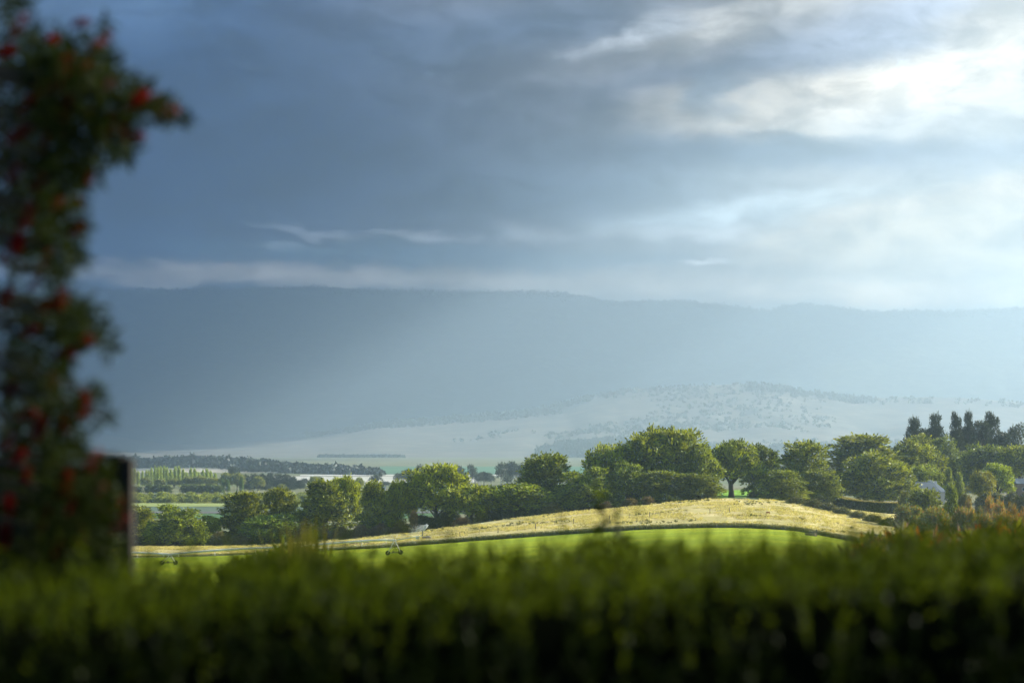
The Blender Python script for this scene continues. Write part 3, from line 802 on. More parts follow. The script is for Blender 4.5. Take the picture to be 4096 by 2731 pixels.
for i, (px, yt) in enumerate(pw):
    plant('pine', px, yt, 7, 2230 - 60 * (i > 7), f'dark pine in the wood right of the poplars, {ORD[i]} of eleven', (.8, .9, 1.1), i % 3, q=.35, group='dark pines of the valley wood')
gums = [(234, 467, 6, 2750), (243, 476, 5, 2400), (376, 474, 8, 2420), (386, 481, 6, 2350), (398, 473, 6.5, 2420), (408, 470, 8, 2450), (419, 465, 6.5, 2450), (430, 474, 6, 2420), (443, 469, 6, 2450), (452, 472, 6, 2400), (459, 466, 7.5, 2450), (472, 465, 6.5, 2450), (478, 473, 6, 2400),
        (484, 472, 5.5, 2420), (491, 473, 5, 2380), (501, 463, 8, 2420), (511, 463, 7.5, 2450), (521, 464.5, 8, 2400), (507, 475, 7, 2300), (530, 466, 8, 2440), (305, 478, 5, 2400), (300, 482, 4, 2300), (352, 482, 4, 2300)]
for i, (px, yt, hw, D) in enumerate(sorted(gums)):
    plant('gum' if i % 4 else 'oak', px, yt, hw * .95, D, f'tall dusky gum tree of the hazy valley, {ORD[i]} from the left', (.8, .85, .9), i % 3, q=.6, mat='gum', name='gum_tree', group='dusky gum trees of the hazy valley')
k = 0
for D, n_, y_ in ((1720, 27, 490.5), (1670, 27, 493.5)):
    for i in range(n_):
        px = 118 + i * 10.8 + rs.uniform(-3, 3)
        plant('bush', px, y_ + rs.uniform(-1.2, 1.6), rs.uniform(6, 9.5), D + rs.uniform(-15, 15), f'willow shrub in the light belt beyond the crop, {("back", "front")[D < 1700]} row, {ORD[i]} from left', (2.4, 2.6, 1.5), i % 3, q=.3, group='willow shrubs behind the crop strips', name='willow_shrub')
        k += 1


# ---------------------------------------------------------------- far woods and hill scrub: masses nobody could count
def merge(name, items, mat, seed=0, nq=26, tall=1.0):
    """items: (x,y,z,half width,height) -> one mesh of small leafy lumps"""
    rng = np.random.RandomState(seed); it = np.array(items, float); n = len(it)
    d = rng.randn(n, nq, 3); d /= np.linalg.norm(d, axis=-1, keepdims=True)
    r = rng.uniform(.3, 1, (n, nq, 1)) ** .5
    c = d * r * np.stack([it[:, 3], it[:, 3], it[:, 4] * .5], 1)[:, None, :]
    c[..., 2] += it[:, 4][:, None] * .5; c += it[:, None, :3]
    s = (it[:, 3] * .55)[:, None, None] * rng.uniform(.6, 1.3, (n, nq, 1))
    a = rng.randn(n, nq, 3); a /= np.linalg.norm(a, axis=-1, keepdims=True); b = np.cross(a, rng.randn(n, nq, 3)); b /= np.linalg.norm(b, axis=-1, keepdims=True)
    b = b * .6
    q = np.stack([c - a * s, c - b * s, c + a * s, c + b * s], -2).reshape(-1, 4, 3)
    return tag(obj(name, quads(name, q, mat)), kind='stuff')


M['farwood'] = mat_leaf('far_wood_leaves', (.022, .036, .02), (.034, .048, .026), .05, nscale=.02)
M['hillwood'] = mat_leaf('hill_wood_leaves', (.045, .058, .035), (.07, .083, .045), .1, nscale=.01)
rw = np.random.RandomState(11); it = []
cr = [(0, 455), (85, 454), (120, 455.5), (150, 457.5), (190, 454.5), (230, 456.5), (250, 457.5), (290, 462), (325, 464.5), (355, 465.5), (380, 470)]
bs = [(0, 467.5), (210, 467.5), (250, 472), (325, 473.5), (380, 475)]
for k in range(1500):
    px = rw.uniform(-60, 380); yb = np.interp(px, *zip(*bs)) - rw.uniform(0, 4.5) * np.interp(px, [250, 380], [1, .15])
    D = 39.4 * F / (yb - HOR); yt = np.interp(px, *zip(*cr)) + rw.uniform(0, 4) - 2.6 * (rw.rand() < .1); z = -37.6
    h = max(5, CAMZ + (HOR - yt) / F * D - z); it.append(((px - 512) / F * D, D, z, rw.uniform(5, 9), h))
merge('far_woodland', it, M['farwood'], 1, 34)


def on_range(PG, w_, px, cols=(-420, 1440), rows=None):
    j = (px - cols[0]) / (cols[1] - cols[0]) * (PG.shape[1] - 1); i = w_ * rows
    i0, j0 = int(i), int(j); fi, fj = i - i0, j - j0
    i1, j1 = min(i0 + 1, PG.shape[0] - 1), min(j0 + 1, PG.shape[1] - 1)
    return (PG[i0, j0] * (1 - fi) + PG[i1, j0] * fi) * (1 - fj) + (PG[i0, j1] * (1 - fi) + PG[i1, j1] * fi) * fj


it = []
for k in range(16000):                                    # scattered trees on the open foothills, thicker along gullies and the crest
    px = rw.uniform(-200, 1200); w_ = rw.uniform(.02, 1.0); p = on_range(PH, w_, px, rows=119)
    dens = .5 + 2.2 * fbm(p[0] / 900, p[1] / 1500, 4, 40)
    if px < 420: dens -= .55
    if w_ > .9: dens += .25
    if dens < .9 + .25 * rw.rand(): continue
    s_ = rw.uniform(5, 12); it.append((p[0], p[1], p[2] - 1, s_, s_ * 1.3))
for px0, px1, n_, s0, w0 in ((300, 590, 420, 11, .97), (590, 700, 90, 7, .985), (745, 870, 240, 11, .97), (830, 1200, 140, 11, .96), (350, 560, 220, 10, .92)):
    for k in range(n_):
        px = rw.uniform(px0, px1); p = on_range(PH, min(1, w0 + rw.uniform(-.03, .03)), px, rows=119); s_ = s0 * 1.3 * rw.uniform(.6, 1.1)
        it.append((p[0], p[1], p[2] - 1, s_, s_ * 1.4))
for cx_, cy_, rx, ry in ((359, 462.8, 22, 1.6), (330, 460.0, 11, 1.2), (388, 463.6, 14, .8), (325, 464, 3, .4), (400, 461, 3, .5)):     # low scrub islands on the foot slope
    for k in range(int(rx * 9)):
        a, r_ = rw.uniform(0, 6.28), rw.rand() ** .5; px = cx_ + rx * r_ * math.cos(a); yy = cy_ + ry * r_ * math.sin(a)
        best = min((on_range(PH, w_, px, rows=119) for w_ in np.linspace(0, .5, 26)), key=lambda p: abs(HOR - (p[2] - CAMZ) / p[1] * F - yy))
        it.append((best[0], best[1], best[2] - 1, rw.uniform(7, 12), rw.uniform(7, 12)))
merge('hill_woodland', it, M['hillwood'], 2, 14)
it = []
for px0, px1, ylo, yhi, n_ in ((536, 670, 436, 458, 1500), (650, 760, 441, 456, 900), (770, 900, 438, 452, 700)):     # dark plantation blocks on the lower hill
    for k in range(n_):
        px = rw.uniform(px0, px1); e0 = np.interp(px, [536, 560, 600, 650, 690, 760, 830, 900], [449, 441, 437.5, 434, 441, 446, 442, 440]); yy = rw.uniform(e0 + 3, yhi + 2)
        best = min((on_range(PH, w_, px, rows=119) for w_ in np.linspace(0, .7, 30)), key=lambda p: abs(HOR - (p[2] - CAMZ) / p[1] * F - yy))
        it.append((best[0], best[1], best[2] - 1, rw.uniform(7, 10), rw.uniform(18, 27)))
merge('conifer_plantation', it, M['hillwood'], 3, 14)
it = []
for k in range(5200):                                    # the forest's crowns standing out along the mountain crest
    px = rw.uniform(-300, 1320); p = on_range(PM, min(1, 1 - abs(rw.normal(0, .012))), px, rows=109); s_ = rw.uniform(7, 12) * (1.5 if rw.rand() < .05 else 1)
    it.append((p[0], p[1], p[2] - 2, s_, s_ * rw.uniform(1.5, 2.3)))
merge('ridge_forest', it, M['hillwood'], 4, 9)


# ---------------------------------------------------------------- the centre pivot irrigator
M['galv'] = mat_plain('galvanised_steel', (.9, .86, .76), .5, 0, var=.05)
M['galvdark'] = mat_plain('weathered_steel', (.16, .16, .15), .6, .3)
M['rubber'] = mat_plain('black_rubber', (.02, .02, .02), .9)
M['white'] = mat_plain('white_paint', (.72, .68, .6), .6, var=.06)
ID = 585.0


def at(sx, sy, D=ID): return P(sx / S, sy / S, D)


ir = tag(obj('pivot_irrigator', None, None, tuple(onground(395, ID))), 'long white centre pivot irrigator arching over the green crop on wheeled towers', 'irrigator')
org = ir.location.copy()


def loc(v): return tuple(Vector(v) - org)


def smooth(pts, n=8):
    out = []; p = [Vector(q) for q in pts]
    for i in range(len(p) - 1):
        p0, p1, p2, p3 = p[max(i - 1, 0)], p[i], p[i + 1], p[min(i + 2, len(p) - 1)]
        for k in range(n):
            t = k / n
            out.append(.5 * ((2 * p1) + (-p0 + p2) * t + (2 * p0 - 5 * p1 + 4 * p2 - p3) * t * t + (-p0 + 3 * p1 - 3 * p2 + p3) * t ** 3))
    out.append(p[-1]); return out


span0 = smooth([at(-900, 2250), at(-620, 2222), at(-350, 2216), at(-120, 2219)])
span1 = smooth([at(-120, 2219), at(60, 2215), at(330, 2208), at(527, 2208), at(681, 2215)])
span2 = smooth([at(681, 2215), at(800, 2204), at(965, 2193), at(1110, 2187), at(1235, 2179), at(1388, 2166), at(1497, 2159), at(1579, 2158.5)])
over = [at(1579, 2158.5), at(1640, 2148), at(1690, 2139)]
for sp in (span0, span1, span2): obj('span_pipe', tubes('span_pipe', [([loc(q) for q in sp], .25)], M['galv'], 10), ir)
obj('overhang_pipe', tubes('overhang_pipe', [([loc(q) for q in over], [.14, .12, .1])], M['galv'], 10), ir)


def tower(hx, hy, lx, rx, wy):
    """A-frame on two wheels: hub at (hx,hy), wheels at lx and rx, in photograph pixels"""
    hub = at(hx, hy); a, b = at(lx, wy), at(rx, wy)
    hgt = float(H(a.x, ID)) + .12
    r = max(.5, min(.62, a.z - hgt + 0.0)); a.z = float(H(a.x, ID)) + .12 + .55; b.z = float(H(b.x, ID)) + .12 + .55
    segs = []
    for w_, sx in ((a, -1), (b, 1)):
        for dy in (-.45, .45):
            segs.append(([loc(w_ + Vector((-.1 * sx, dy * .3, .15))), loc(hub + Vector((.12 * sx, dy, -.1)))], .1))
    mid = (a + b) / 2
    for f in (.35, .65):
        l = a.lerp(hub, f); r2 = b.lerp(hub, f); segs.append(([loc(l), loc(r2)], .03))
    segs.append(([loc(a.lerp(hub, .35)), loc(b.lerp(hub, .65))], .03))
    tw = obj('wheel_tower', tubes('wheel_tower', segs, M['galv'], 6), ir)
    obj('base_beam', tubes('base_beam', [([loc(a + Vector((0, 0, .02))), loc(b + Vector((0, 0, .02)))], .11)], M['galvdark'], 8), tw)
    obj('gear_motor', boxes('gear_motor', [(*loc(mid + Vector((-.2, 0, .22))), .45, .4, .3)], M['galvdark']), tw)
    obj('control_box', boxes('control_box', [(*loc(hub.lerp(b, .22) + Vector((0, -.5, 0))), .42, .3, .5)], M['white']), tw)
    for c in (a, b):
        ring = []
        R_, wd = .56, .34
        V_, F_ = [], []
        prof = [(-wd / 2, .30), (-wd / 2, .5), (-wd / 2 + .07, R_), (wd / 2 - .07, R_), (wd / 2, .5), (wd / 2, .30), (.05, .12), (-.05, .12)]
        n = 28
        for i in range(n):
            th = 2 * math.pi * i / n
            for j, (yy, rr_) in enumerate(prof):
                rr_ = rr_ + (.035 if (i % 2 and 1 < j < 4) else 0)
                V_.append(loc(c + Vector((math.cos(th) * rr_, yy, math.sin(th) * rr_))))
        m_ = len(prof)
        for i in range(n):
            for j in range(m_):
                F_.append((i * m_ + j, i * m_ + (j + 1) % m_, ((i + 1) % n) * m_ + (j + 1) % m_, ((i + 1) % n) * m_ + j))
        obj('wheel', poly('wheel', V_, F_, M['rubber']), tw)
    obj('hub_joint', tubes('hub_joint', [([loc(hub + Vector((-.35, 0, 0))), loc(hub + Vector((-.1, 0, 0))), loc(hub + Vector((.1, 0, 0))), loc(hub + Vector((.35, 0, 0)))], [.17, .27, .27, .17])], M['white'], 10), ir)
    return a, b


tower(1579, 2158.5, 1551, 1602, 2206)
tower(681, 2215, 648, 702, 2264)
tower(-120, 2219, -150, -98, 2270)
# truss rods and braces under each span, sprinkler drops
tr_, dr = [], []
for sp in (span1, span2):
    n = len(sp) - 1; low = []
    for f in (.06, .2, .35, .5, .65, .8, .94):
        q = sp[int(f * n)]; dz = 1.5 * math.sin(math.pi * f) ** .5
        l, l2 = q + Vector((0, -.9, -dz)), q + Vector((0, .9, -dz)); low.append((l, l2))
        tr_ += [([loc(q), loc(l)], .045), ([loc(q), loc(l2)], .045), ([loc(l), loc(l2)], .03)]
    e0, e1 = sp[0], sp[-1]
    tr_ += [([loc(e0)] + [loc(l[s_]) for l in low] + [loc(e1)], .02) for s_ in (0, 1)]
    for f in np.linspace(.05, .95, 12):
        q = sp[int(f * n)]; dr.append(([loc(q + Vector((0, 0, .05))), loc(q + Vector((0, -.15, .25))), loc(q + Vector((0, -.3, -.1))), loc(q + Vector((0, -.3, -1.9)))], .018))
obj('truss_rods', tubes('truss_rods', tr_, M['galv'], 5), ir)
obj('sprinkler_drops', tubes('sprinkler_drops', dr, M['galvdark'], 5), ir)
mast = at(1579, 2158.5)
cb = [([loc(mast), loc(at(1566, 2137))], .05), ([loc(mast), loc(at(1590, 2137))], .05)]
for dy in (-.7, .7):
    dv = Vector((0, dy, 0))
    cb.append(([loc(at(1497, 2158) + dv), loc(at(1566, 2136) + dv), loc(at(1590, 2134) + dv), loc(at(1618, 2136) + dv), loc(at(1668, 2143))], .022))
    cb.append(([loc(at(1520, 2158) + dv), loc(at(1590, 2135) + dv)], .018))
cb.append(([loc(at(1590, 2136) - Vector((0, .7, 0))), loc(at(1590, 2136) + Vector((0, .7, 0)))], .03))
obj('overhang_cables', tubes('overhang_cables', cb, M['galv'], 5), ir)
obj('end_gun', tubes('end_gun', [([loc(at(1690, 2140)), loc(at(1690, 2128)), loc(at(1691, 2122)), loc(at(1694, 2117))], [.13, .11, .1, .07])], M['galvdark'], 8), ir)
obj('end_plate', boxes('end_plate', [(*loc(at(1669, 2149) + Vector((0, -.3, 0))), .85, .04, .5)], M['white']), ir)

# the jet: fine drops thrown up to the right and falling back as mist
rj = np.random.RandomState(3); dq = []
g0 = at(1692, 2122); tip = at(1708, 2098)
n = 3600; t = rj.rand(n) ** .7; sp_ = rj.randn(n, 3)
c = np.array(g0)[None] + (np.array(tip) - np.array(g0))[None] * t[:, None] + sp_ * (.03 + .13 * t[:, None])
n2 = 5200; t2 = rj.rand(n2) ** 1.3; start = rj.rand(n2) ** .6
b0 = np.array(g0)[None] + (np.array(tip) - np.array(g0))[None] * start[:, None]
fall = np.stack([-3.2 * t2 * (.3 + rj.rand(n2)), rj.randn(n2) * .5 * t2, -1.6 * t2 * (rj.rand(n2) - .22)], 1)
c2 = b0 + fall + rj.randn(n2, 3) * .10
c = np.concatenate([c, c2]); s_ = np.concatenate([rj.uniform(.012, .05, n), rj.uniform(.008, .026, n2)])[:, None]
a = rj.randn(len(c), 3); a /= np.linalg.norm(a, axis=1, keepdims=True); b = np.cross(a, rj.randn(len(c), 3)); b /= np.linalg.norm(b, axis=1, keepdims=True)
M['water'], t_, b_ = new_mat('water_drops')
b_.inputs['Base Color'].default_value = (.9, .93, .95, 1); b_.inputs['Roughness'].default_value = .3
trn = t_.nodes.new('ShaderNodeBsdfTranslucent'); mx_ = t_.nodes.new('ShaderNodeMixShader'); mx_.inputs[0].default_value = .6
t_.links.new(b_.outputs[0], mx_.inputs[1]); t_.links.new(trn.outputs[0], mx_.inputs[2]); t_.links.new(mx_.outputs[0], t_.nodes['Material Output'].inputs[0])
wp = obj('water_spray', quads('water_spray', np.stack([c - a * s_, c - b * s_, c + a * s_, c + b * s_], -2), M['water'])); tag(wp, kind='stuff')


# ---------------------------------------------------------------- things on the meadow
def hit(sx, sy, fn=MH, D0=642, D1=740):
    """where the line of sight through a point of the photograph meets the meadow"""
    px, y = sx / S, sy / S; Ds = np.linspace(D0, D1, 400); xx = (px - 512) / F * Ds
    yy = HOR - (fn(xx, Ds) - CAMZ) / Ds * F
    k = int(np.argmin(np.abs(yy - y))); return Vector((xx[k], Ds[k], float(fn(xx[k], Ds[k]))))


M['timber'] = mat_plain('grey_timber', (.10, .085, .07), .9, var=.3, scale=6)
pm = tubes('post', [([(0, 0, -.3), (.02, 0, 1.35)], [.11, .10])], M['timber'], 8)
sm = tubes('post', [([(0, 0, -.3), (0, 0, 1.2)], [.04, .04])], M['timber'], 6)
fps = [(1840, 2144), (1992, 2130), (2142, 2112), (2295, 2092), (2439, 2078), (2598, 2065), (2840, 2051), (2917, 2047)]
for i, (sx, sy) in enumerate(fps):
    o = obj('fence_post', pm, None, hit(sx, sy), rs.rand() * 3); o.rotation_euler[1] = rs.uniform(-.05, .05)
    tag(o, f'dark timber fence post in the dry grass, {ORD[i]} from the left of eight', 'fence post', 'thick fence posts in the dry meadow')
for i, (sx, sy) in enumerate([(1760, 2151), (1917, 2136), (2069, 2121), (2218, 2100), (2367, 2084), (2518, 2071), (2747, 2052)]):
    tag(obj('fence_stake', sm, None, hit(sx, sy)), f'thin steel fence stake between thicker posts, {ORD[i]} from the left', 'fence stake', 'thin stakes in the dry meadow')

M['wool'] = mat_plain('sheep_wool', (.50, .42, .32), .95, var=.12, scale=8)
M['sheepface'] = mat_plain('sheep_face', (.2, .16, .12), .9)
sv, sf = ico(3)


def blobmesh(name, parts, mat, ncut=.03):
    """one skinned surface grown over a few overlapping ellipsoids (voxel remesh free: metaball-like union by radial push)"""
    mb = bpy.data.metaballs.new(name); mb.resolution = .09; mb.threshold = .35
    for (x, y, z, rx, ry, rz) in parts:
        el_ = mb.elements.new(); el_.type = 'ELLIPSOID'; el_.co = (x, y, z); el_.radius = 1.0; el_.size_x, el_.size_y, el_.size_z = rx, ry, rz; el_.stiffness = 4
    o = bpy.data.objects.new(name, mb); COL.objects.link(o)
    dg = bpy.context.evaluated_depsgraph_get(); dg.update()
    me = bpy.data.meshes.new_from_object(o.evaluated_get(dg)); bpy.data.objects.remove(o)
    me.name = name; me.materials.clear(); me.materials.append(mat)
    for p in me.polygons: p.use_smooth = True
    return me


# grazing sheep: barrel body, neck and head down in the grass, four legs, short tail - one continuous surface
sheep_me = blobmesh('sheep', [(0, 0, .62, .62, .32, .34), (.35, 0, .62, .36, .28, .32), (-.35, 0, .60, .38, .3, .34), (.62, 0, .50, .26, .15, .19), (.80, 0, .33, .17, .11, .16), (.90, 0, .20, .13, .085, .13), (.80, .11, .40, .05, .11, .04), (.80, -.11, .40, .05, .11, .04),
                              (.38, .15, .22, .075, .075, .34), (.38, -.15, .22, .075, .075, .34), (-.40, .15, .22, .08, .08, .34), (-.40, -.15, .22, .08, .08, .34), (-.72, 0, .5, .09, .07, .16)], M['wool'])
for i, (sx, sy, rz_, lab) in enumerate([(1408, 2181, 0.1, 'pale sheep grazing under the irrigator pipe, leftmost and lowest of three'),
                                   (1433, 2174, -.2, 'pale sheep grazing under the irrigator pipe, largest and middle of three'),
                                   (1464, 2173, -.1, 'pale sheep grazing under the irrigator pipe, rightmost of three'),
                                   (1699, 2157, -.15, 'pale sheep just below the end of the pipe, left one of the pair'),
                                   (1712, 2154, -.3, 'pale sheep just below the end of the pipe, right one of the pair')]):
    p = hit(sx, sy + 3, MH, 645, 734)
    o = obj('sheep', sheep_me, None, (p.x, p.y, p.z + .02), rz_, (1.15, 1.15, 1.15)); tag(o, lab, 'sheep', 'sheep grazing on the dry meadow')

# stone trough with its post, timber rails, rusty feeder
p = hit(3243, 2142, H, 560, 660)
tg = tag(obj('water_trough', None, None, (p.x, p.y, float(H(p.x, p.y)))), 'low round edged stone water trough at the right corner of the green crop', 'trough')
M['stone'] = mat_plain('trough_stone', (.30, .22, .14), .9, var=.25)
V_, F_ = [], []
for zz, ra in ((-.3, 1.5), (.75, 1.45), (.78, 1.3), (.45, 1.2)):
    for k in range(20):
        V_.append((math.cos(k * math.pi / 10) * ra, math.sin(k * math.pi / 10) * ra * .55, zz))
for r_ in range(3):
    for k in range(20): F_.append((r_ * 20 + k, r_ * 20 + (k + 1) % 20, (r_ + 1) * 20 + (k + 1) % 20, (r_ + 1) * 20 + k))
F_.append(tuple(range(60, 80)))
obj('basin', poly('basin', V_, F_, M['stone']), tg)
obj('lid_rail', tubes('lid_rail', [([(-1.5, -.2, 1.05), (1.4, -.2, 1.08)], .09), ([(-1.45, -.2, 0), (-1.45, -.2, 1.1)], .06)], M['timber'], 6), tg)
obj('post', tubes('post', [([(1.55, .1, -.3), (1.55, .1, 1.7)], .1)], M['timber'], 8), tg)
p = hit(3125, 2046, H, 690, 745)
rl = tag(obj('timber_rails', None, None, p), 'grey weathered timber rails leaning at the start of the scrub row', 'fence')
M['greywood'] = mat_plain('silver_grey_wood', (.34, .32, .30), .85, var=.2, scale=5)
obj('rail', tubes('rail', [([(-2.0 + .15 * k, -.2 * k, 1.25 - .38 * k), (2.1, -.2 * k, .95 - .36 * k)], .09) for k in range(1)], M['greywood'], 7), rl)
for k in (1, 2): obj('rail', tubes('rail', [([(-2.0 + .15 * k, -.2 * k, 1.25 - .38 * k), (2.1, -.2 * k, .95 - .36 * k)], .09)], M['greywood'], 7), rl)
for x_ in (-1.7, 1.8): obj('rail_post', tubes('rail_post', [([(x_, .15, -.3), (x_, .15, 1.35)], .1)], M['greywood'], 7), rl)
p = hit(3072, 2056, MH, 660, 738)
fd = tag(obj('feed_trough', None, None, p), 'small rusty orange feed trough on legs left of the timber rails', 'trough')
M['rust'] = mat_plain('rusty_steel', (.42, .17, .07), .8, var=.3, scale=5)
obj('basin', poly('basin', [(-.55, -.35, .85), (.55, -.35, .85), (.55, .35, .85), (-.55, .35, .85), (-.35, -.12, .45), (.35, -.12, .45), (.35, .12, .45), (-.35, .12, .45)], [(0, 1, 5, 4), (1, 2, 6, 5), (2, 3, 7, 6), (3, 0, 4, 7), (4, 5, 6, 7)], M['rust']), fd)
for x_, y_ in ((-.5, -.3), (.5, -.3), (.5, .3), (-.5, .3)): obj('leg', tubes('leg', [([(x_, y_, -.2), (x_ * .9, y_ * .9, .8)], .05)], M['rust'], 6), fd)

# the curved clipped hedge with its top paler than its face
def leafy_strip(name, path, zt_, zb, wdt, mat_, n, size, seed):
    """path: list of ground points; leaves over the faces and top of a clipped hedge"""
    rng = np.random.RandomState(seed); pts = smooth(path, 12); q = []
    for k in range(n):
        i = rng.randint(0, len(pts) - 1); p_ = pts[i].lerp(pts[i + 1], rng.rand()); d_ = (pts[i + 1] - pts[i]).normalized(); nrm = Vector((d_.y, -d_.x, 0))
        f = rng.rand()
        if f < .55: off, z_ = wdt * (.9 + .12 * rng.rand()), rng.uniform(zb, zt_)
        elif f < .85: off, z_ = wdt * rng.uniform(-1, 1), zt_ + rng.uniform(-.1, .15)
        else: off, z_ = -wdt, rng.uniform(zb, zt_)
        q.append(tuple(p_ + nrm * off + Vector((0, 0, z_))))
    return q


hp = [onground(sx / S, D) for sx, D in ((3330, 778), (3345, 764), (3400, 752), (3480, 748), (3560, 750), (3620, 756))]
c = np.array(leafy_strip('h', hp, 3.1, 0, 1.5, None, 9000, .3, 5))
rh = np.random.RandomState(9)
def loose(c, size, rng, up=.3, asp=.5, out=None):
    n = len(c); a = rng.randn(n, 3); a[:, 2] += up; a /= np.linalg.norm(a, axis=1, keepdims=True); b = np.cross(a, rng.randn(n, 3)); b /= np.linalg.norm(b, axis=1, keepdims=True)
    s1 = (size * rng.uniform(.6, 1.4, n))[:, None]
    return np.stack([c - a * s1 * .5, c - b * s1 * asp * .5, c + a * s1 * .5, c + b * s1 * asp * .5], -2)
ch = tag(obj('clipped_hedge', None, None, hp[3]), 'long curved clipped hedge with paler top and dark face below the dome tree', 'hedge')
hl = quads('leaf_face', loose(c - np.array(hp[3]), .55, rh), mat_leaf('hedge_leaves', (.025, .04, .012), (.06, .075, .02), .2)); obj('leaf_face', hl, ch)
ct = np.array(leafy_strip('h', hp, 3.25, 3.1, 1.4, None, 5200, .3, 6)); 
obj('pale_top', quads('pale_top', loose(ct - np.array(hp[3]), .5, rh, up=1.5, asp=.25), mat_leaf('pale_hedge_tips', (.20, .19, .05), (.42, .32, .10), .4)), ch)
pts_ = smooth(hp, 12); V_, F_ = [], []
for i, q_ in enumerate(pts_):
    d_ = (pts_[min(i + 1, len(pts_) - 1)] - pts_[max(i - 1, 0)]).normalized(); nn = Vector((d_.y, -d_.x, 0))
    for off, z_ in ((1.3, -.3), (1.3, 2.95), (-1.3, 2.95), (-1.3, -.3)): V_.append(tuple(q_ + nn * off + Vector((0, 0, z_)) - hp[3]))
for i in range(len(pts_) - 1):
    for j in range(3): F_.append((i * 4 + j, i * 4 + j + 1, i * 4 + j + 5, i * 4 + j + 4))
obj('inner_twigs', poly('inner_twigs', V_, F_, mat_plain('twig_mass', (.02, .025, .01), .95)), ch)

# the house roof among the trees and the second roof at the right edge
M['roof'] = mat_plain('blue_grey_roof_metal', (.07, .105, .125), .7, 0, var=.06)
M['wall'] = mat_plain('painted_wall', (.62, .60, .55), .8, var=.05)
M['glass'] = mat_plain('window_glass', (.03, .04, .05), .1)


def house(px, D, w_, d_, ze, zr, rot, label, wall, base):
    p_ = onground(px, D); h_ = tag(obj('house', None, None, (p_.x, p_.y, p_.z), rot), label, 'house')
    obj('wall', boxes('wall', [(0, 0, ze / 2 - .3, w_, d_, ze + .6)], wall), h_)
    o_, t = .5, .12
    V_ = [(-w_ / 2 - o_, -d_ / 2 - o_, ze - .15), (w_ / 2 + o_, -d_ / 2 - o_, ze - .15), (w_ / 2 + o_ - 1.6, 0, zr), (-w_ / 2 - o_ + 1.6, 0, zr), (-w_ / 2 - o_, d_ / 2 + o_, ze - .15), (w_ / 2 + o_, d_ / 2 + o_, ze - .15)]
    V_ += [(x, y, z - t) for x, y, z in V_]
    F_ = [(0, 1, 2, 3), (3, 2, 5, 4), (0, 3, 4), (1, 5, 2), (6, 9, 8, 7), (9, 10, 11, 8), (6, 10, 9), (7, 8, 11), (0, 6, 7, 1), (4, 5, 11, 10), (0, 4, 10, 6), (1, 7, 11, 5)]
    rf = obj('roof', poly('roof', V_, F_, M['roof']), h_)
    rb = [([(-w_ / 2 + x, -d_ / 2 - o_, ze - .1), (-w_ / 2 + x, -.02, zr + .04)], .04) for x in np.arange(1.8, w_ - 1.5, .8)]
    obj('roof_seams', tubes('roof_seams', rb, M['roof'], 4), rf)
    for x in (-w_ * .25, w_ * .25):
        wn = obj('window', boxes('window', [(x, -d_ / 2 - .02, ze * .55, 1.5, .08, 1.2)], M['white']), h_)
        obj('pane', boxes('pane', [(x, -d_ / 2 - .07, ze * .55, 1.3, .04, 1.0)], M['glass']), wn)
    return h_


z_h = float(onground(928, 800).z)
hs = house(925, 800, 10.5, 8, CAMZ + (HOR - 491.0) / F * 800 - z_h, CAMZ + (HOR - 481.5) / F * 800 - z_h, .5, 'house with blue grey metal roof half hidden behind dark conifers', M['wall'], 0)
zr_ = CAMZ + (HOR - 481.5) / F * 800 - z_h
ch_ = obj('chimney', boxes('chimney', [(2.6, .6, zr_ - .1, 1.2, 1.0, 1.3), (4.6, .4, zr_ - .5, .9, .8, 1.5)], M['white']), hs)
z_h = float(onground(1024, 860).z)
house(1026, 860, 11, 8, CAMZ + (HOR - 482.4) / F * 860 - z_h, CAMZ + (HOR - 477.6) / F * 860 - z_h, .25, 'distant house with dark slate roof at the right edge under the grey green oak', mat_plain('brick_wall', (.3, .2, .14)), 0)

# white sheds far in the valley
for i, (px, py, w_) in enumerate([(379.5, 489, 3.2), (384.5, 489.8, 2.6), (376, 490, 2)]):
    D = 39.9 * F / (py - HOR); q = onground(px, D)
    h_ = tag(obj('shed', None, None, q), ['long white shed in the valley between the two golden green crowns', 'small white shed just right of the long white one', 'tiny white shed just left of the long white one'][i], 'shed', 'white sheds in the valley')
    W = w_ / F * D
    obj('wall', boxes('wall', [(0, 0, 1.0, W, W * .6, 2.4)], M['white']), h_)
    obj('roof', poly('roof', [(-W * .55, -W * .35, 2.2), (W * .55, -W * .35, 2.2), (W * .55, 0, 3.3), (-W * .55, 0, 3.3), (-W * .55, W * .35, 2.2), (W * .55, W * .35, 2.2)], [(0, 1, 2, 3), (3, 2, 5, 4), (0, 3, 4), (1, 5, 2)], M['white']), h_)

# ---------------------------------------------------------------- meadow tufts and the rank grass along its lower bank
rg = np.random.RandomState(21)
n = 62000; px_ = rg.uniform(-20, 1000, n); e_ = np.interp(px_, EPX, ED); D_ = e_ + 1.2 + (rg.rand(n) ** .9) * np.maximum(5, 728 - e_)
x_ = (px_ - 512) / F * D_; keep = (fbm(x_ / 7, D_ / 7, 3, 77) + .25 * fbm(x_ / 1.8, D_ / 1.8, 2, 78)) > -.02
x_, D_ = x_[keep], D_[keep]


